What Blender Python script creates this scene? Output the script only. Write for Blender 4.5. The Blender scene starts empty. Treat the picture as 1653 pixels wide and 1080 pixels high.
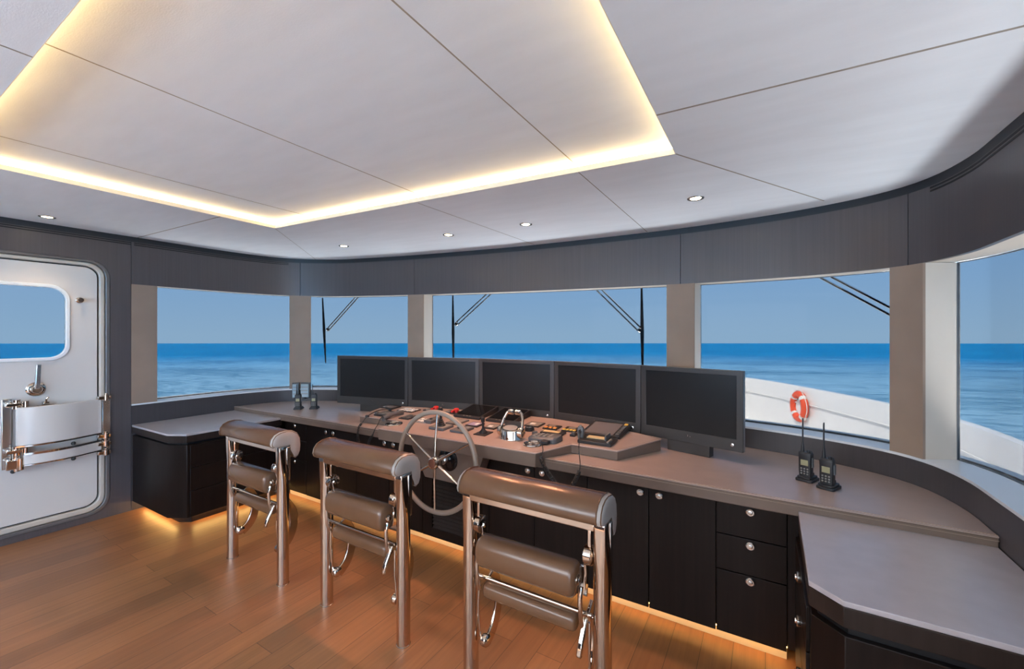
import bpy, bmesh, math, random
from mathutils import Vector, Matrix
random.seed(7)
PI = math.pi
scn = bpy.context.scene
COL = scn.collection

# ------------------------------------------------------------------ materials
def nodes(m):
    m.use_nodes = True
    return m.node_tree.nodes, m.node_tree.links

def mat(name, col, rough=.5, metal=0., spec=.5, var=0., vscale=(8, 8, 8), bump=0., bscale=None,
        coat=0., coat_r=.15, emit=None, estr=0., sheen=0., col2=None, detail=4., trans=0., ior=1.45):
    m = bpy.data.materials.new(name)
    N, K = nodes(m)
    b = N['Principled BSDF']
    b.inputs['Base Color'].default_value = (*col, 1)
    b.inputs['Roughness'].default_value = rough
    b.inputs['Metallic'].default_value = metal
    b.inputs['Specular IOR Level'].default_value = spec
    b.inputs['Coat Weight'].default_value = coat
    b.inputs['Coat Roughness'].default_value = coat_r
    b.inputs['Sheen Weight'].default_value = sheen
    b.inputs['Transmission Weight'].default_value = trans
    b.inputs['IOR'].default_value = ior
    if emit:
        b.inputs['Emission Color'].default_value = (*emit, 1)
        b.inputs['Emission Strength'].default_value = estr
    if var or bump:
        tc = N.new('ShaderNodeTexCoord'); mp = N.new('ShaderNodeMapping')
        mp.inputs['Scale'].default_value = vscale
        K.new(tc.outputs['Object'], mp.inputs['Vector'])
        nz = N.new('ShaderNodeTexNoise'); nz.inputs['Scale'].default_value = 1.; nz.inputs['Detail'].default_value = detail
        K.new(mp.outputs['Vector'], nz.inputs['Vector'])
        if var:
            mx = N.new('ShaderNodeMix'); mx.data_type = 'RGBA'
            c2 = col2 or tuple(max(0, c * (1 - var)) for c in col)
            c1 = col if col2 else tuple(min(1, c * (1 + var)) for c in col)
            mx.inputs[6].default_value = (*c2, 1); mx.inputs[7].default_value = (*c1, 1)
            rm = N.new('ShaderNodeMapRange'); rm.inputs[1].default_value = .3; rm.inputs[2].default_value = .7
            K.new(nz.outputs['Fac'], rm.inputs[0]); K.new(rm.outputs[0], mx.inputs[0])
            K.new(mx.outputs[2], b.inputs['Base Color'])
        if bump:
            src = nz
            if bscale:
                mp2 = N.new('ShaderNodeMapping'); mp2.inputs['Scale'].default_value = bscale
                K.new(tc.outputs['Object'], mp2.inputs['Vector'])
                src = N.new('ShaderNodeTexNoise'); src.inputs['Scale'].default_value = 1.; src.inputs['Detail'].default_value = 3.
                K.new(mp2.outputs['Vector'], src.inputs['Vector'])
            bp = N.new('ShaderNodeBump'); bp.inputs['Strength'].default_value = bump; bp.inputs['Distance'].default_value = .01
            K.new(src.outputs['Fac'], bp.inputs['Height']); K.new(bp.outputs['Normal'], b.inputs['Normal'])
    return m

M = {}
LED_E = 4.5
M['ceiling'] = mat('ceiling_fabric', (.74, .78, .82), .75, var=.03, vscale=(3, 14, 9), bump=.05, bscale=(120, 300, 120), detail=8)
M['seam'] = mat('ceiling_seam', (.30, .27, .23), .8)
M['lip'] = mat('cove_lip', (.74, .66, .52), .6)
M['header'] = mat('smoked_veneer', (.083, .070, .071), .38, var=.07, vscale=(90, 90, 1.5), coat=.1)
M['lower_wall'] = mat('smoked_veneer_low', (.055, .048, .050), .40, var=.07, vscale=(90, 90, 1.5), coat=.05)
M['sill'] = mat('sill_leather', (.64, .66, .68), .28, coat=.4)
M['cornice'] = mat('cornice_black', (.022, .024, .028), .4)
M['slot'] = mat('slot_black', (.004, .004, .005), .5)
M['cabinet'] = mat('wenge_veneer', (.0085, .0052, .0042), .38, spec=.25, var=.3, vscale=(60, 60, 1.6), coat=.02)
M['cabinet_top'] = mat('wenge_edge', (.022, .015, .0125), .36, spec=.3, var=.2, vscale=(60, 60, 2), coat=.02)
M['benchtop'] = mat('bench_leather', (.385, .355, .375), .30, var=.06, vscale=(14, 14, 14), bump=.05, bscale=(420, 420, 420), coat=.5, coat_r=.28)
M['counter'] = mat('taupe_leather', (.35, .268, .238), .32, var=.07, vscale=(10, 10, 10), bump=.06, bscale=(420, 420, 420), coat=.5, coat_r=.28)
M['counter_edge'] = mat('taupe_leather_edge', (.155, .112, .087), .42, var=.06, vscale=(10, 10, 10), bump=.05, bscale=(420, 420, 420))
M['stitch'] = mat('stitch_thread', (.34, .26, .2), .7)
M['pillar'] = mat('pillar_suede', (.29, .208, .155), .7, var=.07, vscale=(5, 5, 5), bump=.04, bscale=(300, 300, 300))
M['reveal'] = mat('reveal_leather', (.58, .51, .43), .55, var=.04, vscale=(3, 3, 3))
M['seat'] = mat('bronze_leather', (.125, .062, .032), .27, var=.06, vscale=(10, 10, 10), bump=.05, bscale=(380, 380, 380), coat=.22, coat_r=.2)
M['seat_end'] = mat('silver_leather', (.34, .295, .255), .42, var=.06, vscale=(12, 12, 12), bump=.06, bscale=(200, 200, 200), coat=.2, coat_r=.3)
M['chrome'] = mat('polished_steel', (.66, .56, .475), .06, metal=1.)
M['steel'] = mat('brushed_steel', (.62, .60, .57), .22, metal=1.)
M['rim'] = mat('wheel_leather', (.27, .215, .17), .42, coat=.2, coat_r=.3)
M['bronze'] = mat('hub_bronze', (.23, .09, .055), .4, metal=.3)
M['black'] = mat('black_plastic', (.018, .019, .022), .42)
M['blackgloss'] = mat('black_glass', (.006, .0065, .008), .08, spec=.5)
M['grey'] = mat('grey_plastic', (.10, .105, .11), .45)
M['midgrey'] = mat('mid_grey_plastic', (.22, .215, .20), .45)
M['bezel'] = mat('monitor_bezel', (.042, .040, .039), .36, metal=.2)
M['bezel_side'] = mat('monitor_side', (.26, .25, .235), .4, metal=.4)
M['screen'] = mat('monitor_screen', (.012, .012, .0125), .3, spec=.3)
M['plotter'] = mat('plotter_screen', (.16, .155, .165), .25)
M['white'] = mat('white_paint', (.66, .60, .545), .32, coat=.2, coat_r=.1)
M['whitep'] = mat('white_plastic', (.78, .77, .74), .4)
M['gasket'] = mat('dark_gasket', (.02, .02, .02), .6)
M['seal_grey'] = mat('pane_seal', (.16, .17, .18), .6)
M['frame'] = mat('door_frame_paint', (.55, .48, .40), .3)
M['frame_dark'] = mat('door_frame_grey', (.15, .14, .135), .38, metal=.3)
M['toe'] = mat('toe_oak', (.55, .40, .22), .5)
M['red'] = mat('red_plastic', (.62, .03, .025), .4)
M['orange'] = mat('amber_plastic', (.75, .33, .09), .4)
M['yellow'] = mat('yellow_plastic', (.72, .47, .09), .4)
M['violet'] = mat('violet_panel', (.30, .27, .42), .4)
M['buoy'] = mat('buoy_orange', (.85, .10, .04), .55)
M['hull'] = mat('gelcoat_white', (.82, .82, .82), .35, var=.03, vscale=(.6, .6, .6))
M['deck'] = mat('deck_white', (.80, .80, .79), .6)
M['lcd'] = mat('radio_lcd', (.30, .29, .17), .4)
M['label'] = mat('cream_label', (.55, .44, .24), .5)
M['clear'] = mat('smoked_lid', (.30, .40, .46), .12, coat=.4)
M['led'] = mat('cove_led', (1, .85, .6), .5, emit=(1., .70, .34), estr=LED_E)
M['toe_led'] = mat('toe_led', (1, .7, .3), .5, emit=(1., .58, .17), estr=4.)
M['lamp'] = mat('downlight_glow', (1, .9, .7), .5, emit=(1., .80, .50), estr=8.)
M['cable'] = mat('cable_rubber', (.012, .012, .014), .5)
M['cable_grey'] = mat('coil_rubber', (.02, .022, .024), .4)

def floor_mat():
    m = bpy.data.materials.new('oak_planks'); N, K = nodes(m); b = N['Principled BSDF']
    tc = N.new('ShaderNodeTexCoord')
    sp = N.new('ShaderNodeSeparateXYZ'); cb = N.new('ShaderNodeCombineXYZ')
    K.new(tc.outputs['Object'], sp.inputs[0])
    K.new(sp.outputs['Y'], cb.inputs['X']); K.new(sp.outputs['X'], cb.inputs['Y'])
    br = N.new('ShaderNodeTexBrick')
    br.inputs['Scale'].default_value = 1.; br.offset = .37; br.offset_frequency = 2
    br.inputs['Brick Width'].default_value = 1.7; br.inputs['Row Height'].default_value = .128
    br.inputs['Mortar Size'].default_value = .0011; br.inputs['Mortar Smooth'].default_value = .1
    br.inputs['Bias'].default_value = -.1
    br.inputs['Color1'].default_value = (.30, .128, .05, 1); br.inputs['Color2'].default_value = (.21, .09, .036, 1)
    br.inputs['Mortar'].default_value = (.06, .03, .015, 1)
    K.new(cb.outputs[0], br.inputs['Vector'])
    mp = N.new('ShaderNodeMapping'); mp.inputs['Scale'].default_value = (48, 2.6, 1)
    K.new(tc.outputs['Object'], mp.inputs['Vector'])
    nz = N.new('ShaderNodeTexNoise'); nz.inputs['Scale'].default_value = 1.; nz.inputs['Detail'].default_value = 6; nz.inputs['Distortion'].default_value = .6
    K.new(mp.outputs[0], nz.inputs['Vector'])
    n2 = N.new('ShaderNodeTexNoise'); n2.inputs['Scale'].default_value = 1.4; n2.inputs['Detail'].default_value = 3
    K.new(tc.outputs['Object'], n2.inputs['Vector'])
    ad = N.new('ShaderNodeMath'); ad.operation = 'ADD'; K.new(nz.outputs['Fac'], ad.inputs[0]); K.new(n2.outputs['Fac'], ad.inputs[1])
    rm = N.new('ShaderNodeMapRange'); rm.inputs[1].default_value = .6; rm.inputs[2].default_value = 1.4; rm.inputs[3].default_value = .72; rm.inputs[4].default_value = 1.22
    K.new(ad.outputs[0], rm.inputs[0])
    mx = N.new('ShaderNodeMix'); mx.data_type = 'RGBA'; mx.blend_type = 'MULTIPLY'; mx.inputs[0].default_value = 1.
    K.new(br.outputs['Color'], mx.inputs[6]); K.new(rm.outputs[0], mx.inputs[7])
    K.new(mx.outputs[2], b.inputs['Base Color'])
    b.inputs['Roughness'].default_value = .42
    b.inputs['Coat Weight'].default_value = .12; b.inputs['Coat Roughness'].default_value = .3
    bp = N.new('ShaderNodeBump'); bp.inputs['Strength'].default_value = .12; bp.inputs['Distance'].default_value = .004
    K.new(nz.outputs['Fac'], bp.inputs['Height']); K.new(bp.outputs[0], b.inputs['Normal'])
    return m
M['floor'] = floor_mat()

GLASS_T = .211        # one surface of the tinted bridge glazing; a pane has two
def glass_mat(name, t):
    m = bpy.data.materials.new(name); N, K = nodes(m)
    N.remove(N['Principled BSDF'])
    out = N['Material Output']
    tr = N.new('ShaderNodeBsdfTransparent'); tr.inputs[0].default_value = (t, t, t, 1)
    gl = N.new('ShaderNodeBsdfGlossy'); gl.inputs['Roughness'].default_value = .01
    fr = N.new('ShaderNodeFresnel'); fr.inputs['IOR'].default_value = 1.2
    sc = N.new('ShaderNodeMath'); sc.operation = 'MULTIPLY'; sc.inputs[1].default_value = .12
    K.new(fr.outputs[0], sc.inputs[0])
    mx = N.new('ShaderNodeMixShader'); K.new(sc.outputs[0], mx.inputs[0]); K.new(tr.outputs[0], mx.inputs[1]); K.new(gl.outputs[0], mx.inputs[2])
    K.new(mx.outputs[0], out.inputs['Surface'])
    return m
M['glass'] = glass_mat('tinted_glass', GLASS_T)

def sea_mat():
    m = bpy.data.materials.new('sea_water'); N, K = nodes(m); b = N['Principled BSDF']
    tc = N.new('ShaderNodeTexCoord')
    def noise(sc, det, w=0):
        mp = N.new('ShaderNodeMapping'); mp.inputs['Scale'].default_value = sc
        K.new(tc.outputs['Object'], mp.inputs['Vector'])
        n = N.new('ShaderNodeTexNoise'); n.inputs['Scale'].default_value = 1; n.inputs['Detail'].default_value = det; n.inputs['Distortion'].default_value = .3; n.inputs['Roughness'].default_value = .78; mp.inputs['Rotation'].default_value = (0, 0, -math.radians(31.1))
        K.new(mp.outputs[0], n.inputs['Vector']); return n
    n1 = noise((.22, .85, 1), 10); n2 = noise((.012, .04, 1), 5)
    ad = N.new('ShaderNodeMath'); ad.operation = 'MULTIPLY_ADD'; ad.inputs[1].default_value = .80
    K.new(n1.outputs['Fac'], ad.inputs[0]); 
    s2 = N.new('ShaderNodeMath'); s2.operation = 'MULTIPLY'; s2.inputs[1].default_value = .4; K.new(n2.outputs['Fac'], s2.inputs[0])
    K.new(s2.outputs[0], ad.inputs[2])
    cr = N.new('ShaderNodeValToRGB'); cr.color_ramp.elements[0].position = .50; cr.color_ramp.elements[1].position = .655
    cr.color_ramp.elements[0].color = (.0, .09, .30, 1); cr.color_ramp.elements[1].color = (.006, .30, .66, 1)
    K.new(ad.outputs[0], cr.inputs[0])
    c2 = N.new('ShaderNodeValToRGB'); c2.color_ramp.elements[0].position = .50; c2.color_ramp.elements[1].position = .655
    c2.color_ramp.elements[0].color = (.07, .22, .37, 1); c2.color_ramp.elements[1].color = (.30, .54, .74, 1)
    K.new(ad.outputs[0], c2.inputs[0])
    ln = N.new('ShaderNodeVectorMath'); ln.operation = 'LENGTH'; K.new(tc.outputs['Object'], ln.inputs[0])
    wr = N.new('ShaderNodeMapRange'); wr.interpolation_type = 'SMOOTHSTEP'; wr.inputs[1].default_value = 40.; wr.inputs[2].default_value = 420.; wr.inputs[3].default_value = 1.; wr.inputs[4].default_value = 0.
    K.new(ln.outputs['Value'], wr.inputs[0])      # paler round the ship, deep blue farther out
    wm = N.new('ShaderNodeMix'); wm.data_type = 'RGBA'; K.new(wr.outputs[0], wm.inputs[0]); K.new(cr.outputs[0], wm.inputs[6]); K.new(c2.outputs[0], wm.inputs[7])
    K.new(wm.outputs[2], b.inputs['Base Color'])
    b.inputs['Roughness'].default_value = .6; b.inputs['Specular IOR Level'].default_value = .04
    bp = N.new('ShaderNodeBump'); bp.inputs['Strength'].default_value = .5; bp.inputs['Distance'].default_value = .4
    K.new(n1.outputs['Fac'], bp.inputs['Height']); K.new(bp.outputs[0], b.inputs['Normal'])
    return m
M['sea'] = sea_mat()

# ------------------------------------------------------------------ mesh helpers
class MB:
    def __init__(s): s.bm = bmesh.new()
    def box(s, x0, x1, y0, y1, z0, z1):
        v = [s.bm.verts.new(p) for p in ((x0, y0, z0), (x1, y0, z0), (x1, y1, z0), (x0, y1, z0), (x0, y0, z1), (x1, y0, z1), (x1, y1, z1), (x0, y1, z1))]
        for f in ((3, 2, 1, 0), (4, 5, 6, 7), (0, 1, 5, 4), (1, 2, 6, 5), (2, 3, 7, 6), (3, 0, 4, 7)):
            s.bm.faces.new([v[i] for i in f])
        return s
    def loft(s, rings, caps=True, closed=True):
        R = [[s.bm.verts.new(p) for p in r] for r in rings]
        n = len(R[0])
        for a, b in zip(R, R[1:]):
            for i in range(n if closed else n - 1):
                j = (i + 1) % n
                s.bm.faces.new((a[i], a[j], b[j], b[i]))
        if caps:
            s.bm.faces.new(R[0][::-1]); s.bm.faces.new(R[-1])
        return s
    def prism(s, poly, z0, z1, mp=None):
        mp = mp or (lambda a, b, c: (a, b, c))
        return s.loft([[mp(a, b, z0) for a, b in poly], [mp(a, b, z1) for a, b in poly]])
    def ring_loop(s, rings):          # rings closed both ways
        R = [[s.bm.verts.new(p) for p in r] for r in rings]
        n = len(R[0]); k = len(R)
        for q in range(k):
            a, b = R[q], R[(q + 1) % k]
            for i in range(n):
                j = (i + 1) % n
                s.bm.faces.new((a[i], a[j], b[j], b[i]))
        return s
    def cyl(s, p0, p1, r0, r1=None, n=20, caps=True):
        r1 = r0 if r1 is None else r1
        p0, p1 = Vector(p0), Vector(p1); d = (p1 - p0).normalized()
        a = d.orthogonal().normalized(); b = d.cross(a)
        rg = lambda p, r: [p + r * (math.cos(2 * PI * i / n) * a + math.sin(2 * PI * i / n) * b) for i in range(n)]
        return s.loft([rg(p0, r0), rg(p1, r1)], caps)
    def lathe(s, p0, axis, prof, n=24):    # prof: (dist along axis, radius)
        p0 = Vector(p0); d = Vector(axis).normalized(); a = d.orthogonal().normalized(); b = d.cross(a)
        return s.loft([[p0 + d * h + max(r, 1e-4) * (math.cos(2 * PI * i / n) * a + math.sin(2 * PI * i / n) * b) for i in range(n)] for h, r in prof])
    def tube(s, pts, r, n=8, closed=False):
        P = [Vector(p) for p in pts]; k = len(P); rings = []; up = None
        for i, p in enumerate(P):
            if closed: t = (P[(i + 1) % k] - P[i - 1]).normalized()
            else: t = (P[min(i + 1, k - 1)] - P[max(i - 1, 0)]).normalized()
            if up is None: up = t.orthogonal().normalized()
            up = (up - t * up.dot(t)).normalized(); b = t.cross(up)
            rr = r[i] if isinstance(r, (list, tuple)) else r
            rings.append([p + rr * (math.cos(2 * PI * j / n) * up + math.sin(2 * PI * j / n) * b) for j in range(n)])
        return s.ring_loop(rings) if closed else s.loft(rings)
    def sphere(s, c, r, sc=(1, 1, 1), n=16):
        bmesh.ops.create_uvsphere(s.bm, u_segments=n, v_segments=max(6, n // 2), radius=r,
                                  matrix=Matrix.Translation(c) @ Matrix.Diagonal((*sc, 1)))
        return s
    def flat_bar(s, pts, w, t, wdir):      # a flat bar along pts; w along wdir, t across
        P = [Vector(p) for p in pts]; wd = Vector(wdir).normalized(); k = len(P); rings = []
        for i, p in enumerate(P):
            tg = (P[min(i + 1, k - 1)] - P[max(i - 1, 0)]).normalized(); nn = tg.cross(wd).normalized()
            rings.append([p + wd * (w / 2) * a + nn * (t / 2) * b for a, b in ((-1, -1), (1, -1), (1, 1), (-1, 1))])
        return s.loft(rings)
    def holed(s, outer, hole, mp, t0, t1):   # plate with a hole, thickness t0..t1
        O = [[s.bm.verts.new(mp(a, b, t)) for a, b in outer] for t in (t0, t1)]
        H = [[s.bm.verts.new(mp(a, b, t)) for a, b in hole] for t in (t0, t1)]
        for L in (O, H):
            n = len(L[0])
            for i in range(n):
                j = (i + 1) % n; s.bm.faces.new((L[0][i], L[0][j], L[1][j], L[1][i]))
        for q in (0, 1):
            ed = []
            for L in (O[q], H[q]):
                for i in range(len(L)):
                    e = s.bm.edges.get((L[i], L[(i + 1) % len(L)])); ed.append(e)
            bmesh.ops.triangle_fill(s.bm, use_beauty=True, edges=ed)
        return s

def wloc(o):
    v = Vector((0, 0, 0))
    while o: v += o.location; o = o.parent
    return v

def obj(name, mb, m, parent=None, local=False, bev=0., smooth=True, ang=38, sub=0, seg=2):
    bm = mb.bm
    bmesh.ops.recalc_face_normals(bm, faces=bm.faces)
    if parent and not local:
        w = wloc(parent)
        for v in bm.verts: v.co -= w
    me = bpy.data.meshes.new(name); bm.to_mesh(me); bm.free()
    if smooth:
        me.shade_smooth(); me.set_sharp_from_angle(angle=math.radians(ang))
    me.materials.append(m if not isinstance(m, str) else M[m])
    o = bpy.data.objects.new(name, me); COL.objects.link(o)
    if parent: o.parent = parent
    if bev:
        md = o.modifiers.new('bevel', 'BEVEL'); md.width = bev; md.segments = seg; md.limit_method = 'ANGLE'; md.angle_limit = math.radians(35)
        md.harden_normals = False
    if sub:
        md = o.modifiers.new('subdiv', 'SUBSURF'); md.levels = sub; md.render_levels = sub
    return o

def thing(name, label, cat, loc=(0, 0, 0), rot=(0, 0, 0), group=None):
    o = bpy.data.objects.new(name, None); o.empty_display_size = .05; COL.objects.link(o)
    o.location = loc; o.rotation_euler = rot
    o['label'] = label; o['category'] = cat
    if group: o['group'] = group
    return o
def tag(o, label, cat, group=None, kind=None):
    o['label'] = label; o['category'] = cat
    if group: o['group'] = group
    if kind: o['kind'] = kind
    return o
def struct(name, mb=None, m=None, **k):
    if mb is None:
        o = bpy.data.objects.new(name, None); o.empty_display_size = .05; COL.objects.link(o)
    else: o = obj(name, mb, m, **k)
    o['kind'] = 'structure'
    return o
def dup(root, loc, label):
    r = root.copy(); COL.objects.link(r); r.location = loc; r['label'] = label
    for ch in list(root.children):
        c = ch.copy(); COL.objects.link(c); c.parent = r
        for g in ch.children:
            d = g.copy(); COL.objects.link(d); d.parent = c
    return r
def rrect(a0, a1, b0, b1, r, n=6):
    out = []
    for cx, cy, s in ((a1 - r, b0 + r, -90), (a1 - r, b1 - r, 0), (a0 + r, b1 - r, 90), (a0 + r, b0 + r, 180)):
        for i in range(n + 1):
            t = math.radians(s + 90 * i / n); out.append((cx + r * math.cos(t), cy + r * math.sin(t)))
    return out
def smooth_path(P, n=8):
    P = [Vector(p) for p in P]; out = []
    for i in range(len(P) - 1):
        p0 = P[max(i - 1, 0)]; p1 = P[i]; p2 = P[i + 1]; p3 = P[min(i + 2, len(P) - 1)]
        for k in range(n):
            t = k / n
            out.append(.5 * ((2 * p1) + (p2 - p0) * t + (2 * p0 - 5 * p1 + 4 * p2 - p3) * t * t + (3 * p1 - p0 - 3 * p2 + p3) * t ** 3))
    out.append(P[-1]); return out

# ------------------------------------------------------------------ the room: plan curve of the bulkhead
XP = -4.473            # port side
AFT = -2.6
HC, SL = 2.257, -0.0185   # deckhead height at the port side and its fall to starboard
zc = lambda x: HC + SL * (x - XP)
zh = lambda x: 1.866 - .0168 * (x - XP)
ZS = .875              # sill
CTRL = [(XP, AFT), (XP, .3), (XP, 1.3), (XP, 1.9), (-4.43, 2.3), (-4.28, 2.62), (-3.9, 2.85), (-3.5, 2.94), (-2.95, 3.03), (-2.04, 3.11), (-1.45, 3.12), (-.6, 3.09),
        (-.05, 3.0), (.25, 2.91), (.48, 2.79), (.62, 2.635), (.69, 2.4), (.70, 2.1), (.70, 1.2), (.70, AFT)]
CURVE = [(p.x, p.y) for p in smooth_path([(x, y, 0) for x, y in CTRL], 10)]
def normals(C):
    out = []
    for i in range(len(C)):
        a = C[max(i - 1, 0)]; b = C[min(i + 1, len(C) - 1)]
        dx, dy = b[0] - a[0], b[1] - a[1]; L = math.hypot(dx, dy)
        out.append((-dy / L, dx / L))
    return out
NRM = normals(CURVE)
LEN = [0.]
for a, b in zip(CURVE, CURVE[1:]): LEN.append(LEN[-1] + math.hypot(b[0] - a[0], b[1] - a[1]))
def s_of(x, y):
    best = None
    for i in range(len(CURVE) - 1):
        a, b = CURVE[i], CURVE[i + 1]; dx, dy = b[0] - a[0], b[1] - a[1]; L2 = dx * dx + dy * dy
        t = max(0, min(1, ((x - a[0]) * dx + (y - a[1]) * dy) / L2))
        d = (a[0] + dx * t - x) ** 2 + (a[1] + dy * t - y) ** 2
        if best is None or d < best[0]: best = (d, LEN[i] + t * math.sqrt(L2))
    return best[1]
def at_s(s, off=0.):
    i = 0
    while i < len(LEN) - 2 and LEN[i + 1] < s: i += 1
    t = (s - LEN[i]) / (LEN[i + 1] - LEN[i])
    x = CURVE[i][0] * (1 - t) + CURVE[i + 1][0] * t; y = CURVE[i][1] * (1 - t) + CURVE[i + 1][1] * t
    nx = NRM[i][0] * (1 - t) + NRM[i + 1][0] * t; ny = NRM[i][1] * (1 - t) + NRM[i + 1][1] * t
    return x + nx * off, y + ny * off
def s_samples(s0, s1, step=.06):
    n = max(1, int(round((s1 - s0) / step))); return [s0 + (s1 - s0) * i / n for i in range(n + 1)]
def band(mb, s0, s1, o0, o1, z0, z1, step=.06):
    f0 = z0 if callable(z0) else (lambda x: z0); f1 = z1 if callable(z1) else (lambda x: z1)
    rings = []
    for s in s_samples(s0, s1, step):
        a = at_s(s, o0); b = at_s(s, o1)
        rings.append([(a[0], a[1], f0(a[0])), (b[0], b[1], f0(a[0])), (b[0], b[1], f1(a[0])), (a[0], a[1], f1(a[0]))])
    mb.loft(rings); return mb
DEP = .165
sP0 = s_of(XP, 1.343); sP1 = s_of(XP, 1.516)
s12a, s12b = s_of(-4.299, 2.58), s_of(-4.138, 2.706)
s23a, s23b = s_of(-3.024, 3.018), s_of(-2.84, 3.04)
s34a, s34b = s_of(-.595, 3.089), s_of(-.413, 3.056)
s45a, s45b = s_of(.522, 2.745), s_of(.622, 2.634)
s5e = s_of(.70, -.45); sEND = LEN[-1]

# floor
struct('floor', MB().box(-4.75, 1.0, AFT, 3.35, -.05, 0), 'floor')

# deckhead (ceiling) with the raised tray
def shear(mb):
    for v in mb.bm.verts: v.co.z += SL * (v.co.x - XP)
    return mb
TX0, TX1, TY0, TY1 = -3.09, -.31, .305, 1.775
inner = [CURVE[i] for i in range(len(CURVE))]
outline = [at_s(s, .10) for s in s_samples(0, sEND, .12)]
hole = [(TX0, TY0), (TX1, TY0), (TX1, 1.795), (TX0, 1.745)]
mb = MB().holed(outline, hole, lambda a, b, t: (a, b, t), HC, HC + .022); shear(mb)
ceiling = struct('ceiling', mb, 'ceiling', smooth=False)
mb = MB().box(TX0 - .12, TX1 + .12, TY0 - .12, TY1 + .14, HC + .052, HC + .08); shear(mb)
obj('tray_panel', mb, 'ceiling', ceiling)
mb = MB()
q = .002
def lip_strip(p, r, z0, z1, t):
    (x0, y0), (x1, y1) = p, r; L = math.hypot(x1 - x0, y1 - y0); nx, ny = (y1 - y0) / L * t, -(x1 - x0) / L * t
    mb.loft([[(x0, y0, z0), (x1, y1, z0), (x1 + nx, y1 + ny, z0), (x0 + nx, y0 + ny, z0)], [(x0, y0, z1), (x1, y1, z1), (x1 + nx, y1 + ny, z1), (x0 + nx, y0 + ny, z1)]])
for a, b in zip(hole, hole[1:] + hole[:1]): lip_strip(a, b, HC - .0005, HC + .0235, -q)
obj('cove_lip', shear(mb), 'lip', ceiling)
mb = MB()
g = .05
hg = [(TX0 - g, TY0 - g), (TX1 + g, TY0 - g), (TX1 + g, 1.795 + g), (TX0 - g, 1.745 + g)]
for a, b in zip(hg, hg[1:] + hg[:1]): lip_strip(a, b, HC + .026, HC + .05, .012)
obj('led_strip', shear(mb), 'led', ceiling)
def seam(mb, p, r, z, w=.006):
    (x0, y0), (x1, y1) = p, r; L = math.hypot(x1 - x0, y1 - y0); nx, ny = -(y1 - y0) / L * w / 2, (x1 - x0) / L * w / 2
    c = [(x0 + nx, y0 + ny), (x1 + nx, y1 + ny), (x1 - nx, y1 - ny), (x0 - nx, y0 - ny)]
    mb.prism(c, z - .0008, z + .001)
mb = MB()
seam(mb, (XP, 1.384), (TX0, 1.384), HC, .008); seam(mb, (TX1, 1.445), (.72, 1.445), HC, .008)
seam(mb, (TX1, 1.795), (.27, 2.80), HC); seam(mb, (TX0, 1.745), (-4.1, 2.75), HC, .003)
seam(mb, (-1.71, 1.79), (-1.66, 3.11), HC, .004); seam(mb, (-.727, 1.79), (-.727, 3.09), HC, .004)
seam(mb, (-1.71, TY0), (-1.71, AFT), HC); seam(mb, (-2.73, TY0), (-2.73, AFT), HC)
for x in (-2.73, -1.712, -.755): seam(mb, (x, TY0 - .1), (x, TY1 + .12), HC + .052, .005)
obj('panel_seam', shear(mb), 'seam', ceiling, smooth=False)
mb = MB().prism([at_s(s, .48) for s in s_samples(0, sEND, .2)], HC + .09, HC + .2); shear(mb)
obj('roof_slab', mb, 'hull', ceiling)

# port wall with the door opening
DY0, DY1, DZ0, DZ1 = .13, 1.213, .045, 2.03
mpx = lambda a, b, t: (XP - t, a, b)
hole = rrect(DY0, DY1, DZ0, DZ1, .13)
mb = MB().holed([(AFT, 0.), (1.341, 0.), (1.341, 2.215), (AFT, 2.215)], hole, mpx, 0, .12)
struct('wall_port', mb, 'header')
# lower bulkhead under the windows
sD0, sD1 = s_of(.70, -.6), s_of(.70, -2.4)
mb = MB(); band(mb, sP0 + .001, sD0, 0, .13, 0, ZS - .012)
struct('wall_front', mb, 'lower_wall')
struct('wall_aft', MB().holed([(XP - .1, 0), (.86, 0), (.86, 2.2), (XP - .1, 2.2)], rrect(-3.7, -.1, 1.0, 2.06, .06), lambda a, b, t: (a, AFT - t, b), 0, .1), 'header')
tn = [0]
def trim(mb, m, **k):
    tn[0] += 1; return struct('trim_%d' % tn[0], mb, m, **k)
# sill board
trim(band(MB(), sP0 + .001, sD0, -.004, DEP, ZS - .012, ZS), 'sill')
# header panels
hs = [sP0, s_of(-4.227, 2.652), s_of(-2.945, 3.03), s_of(-.502, 3.072), s_of(.576, 2.687), s_of(.7, 1.2), sEND]
for a, b in zip(hs, hs[1:]):
    trim(band(MB(), a + .002, b - .002, 0, .02, zh, lambda x: zc(x) - .042), 'header')
trim(band(MB(), sP0, sEND, .020, DEP, lambda x: zh(x) + .003, lambda x: zc(x) - .03), 'reveal')
# cornice band and air slots
sc0 = 0
mb = band(MB(), sc0, sEND, .006, .05, lambda x: zc(x) - .043, zc)
trim(mb, 'cornice')
mb = MB()
for s0, s1 in ((.2, s_of(XP, 1.34)), (s_of(XP, 1.36), s_of(-4.30, 2.57)), (s_of(.64, 2.60), sEND)):
    for dz in (.047, .062):
        band(mb, s0, s1, -.0012, .002, lambda x, d=dz: zc(x) - d - .008, lambda x, d=dz: zc(x) - d)
trim(mb, 'slot')
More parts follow.
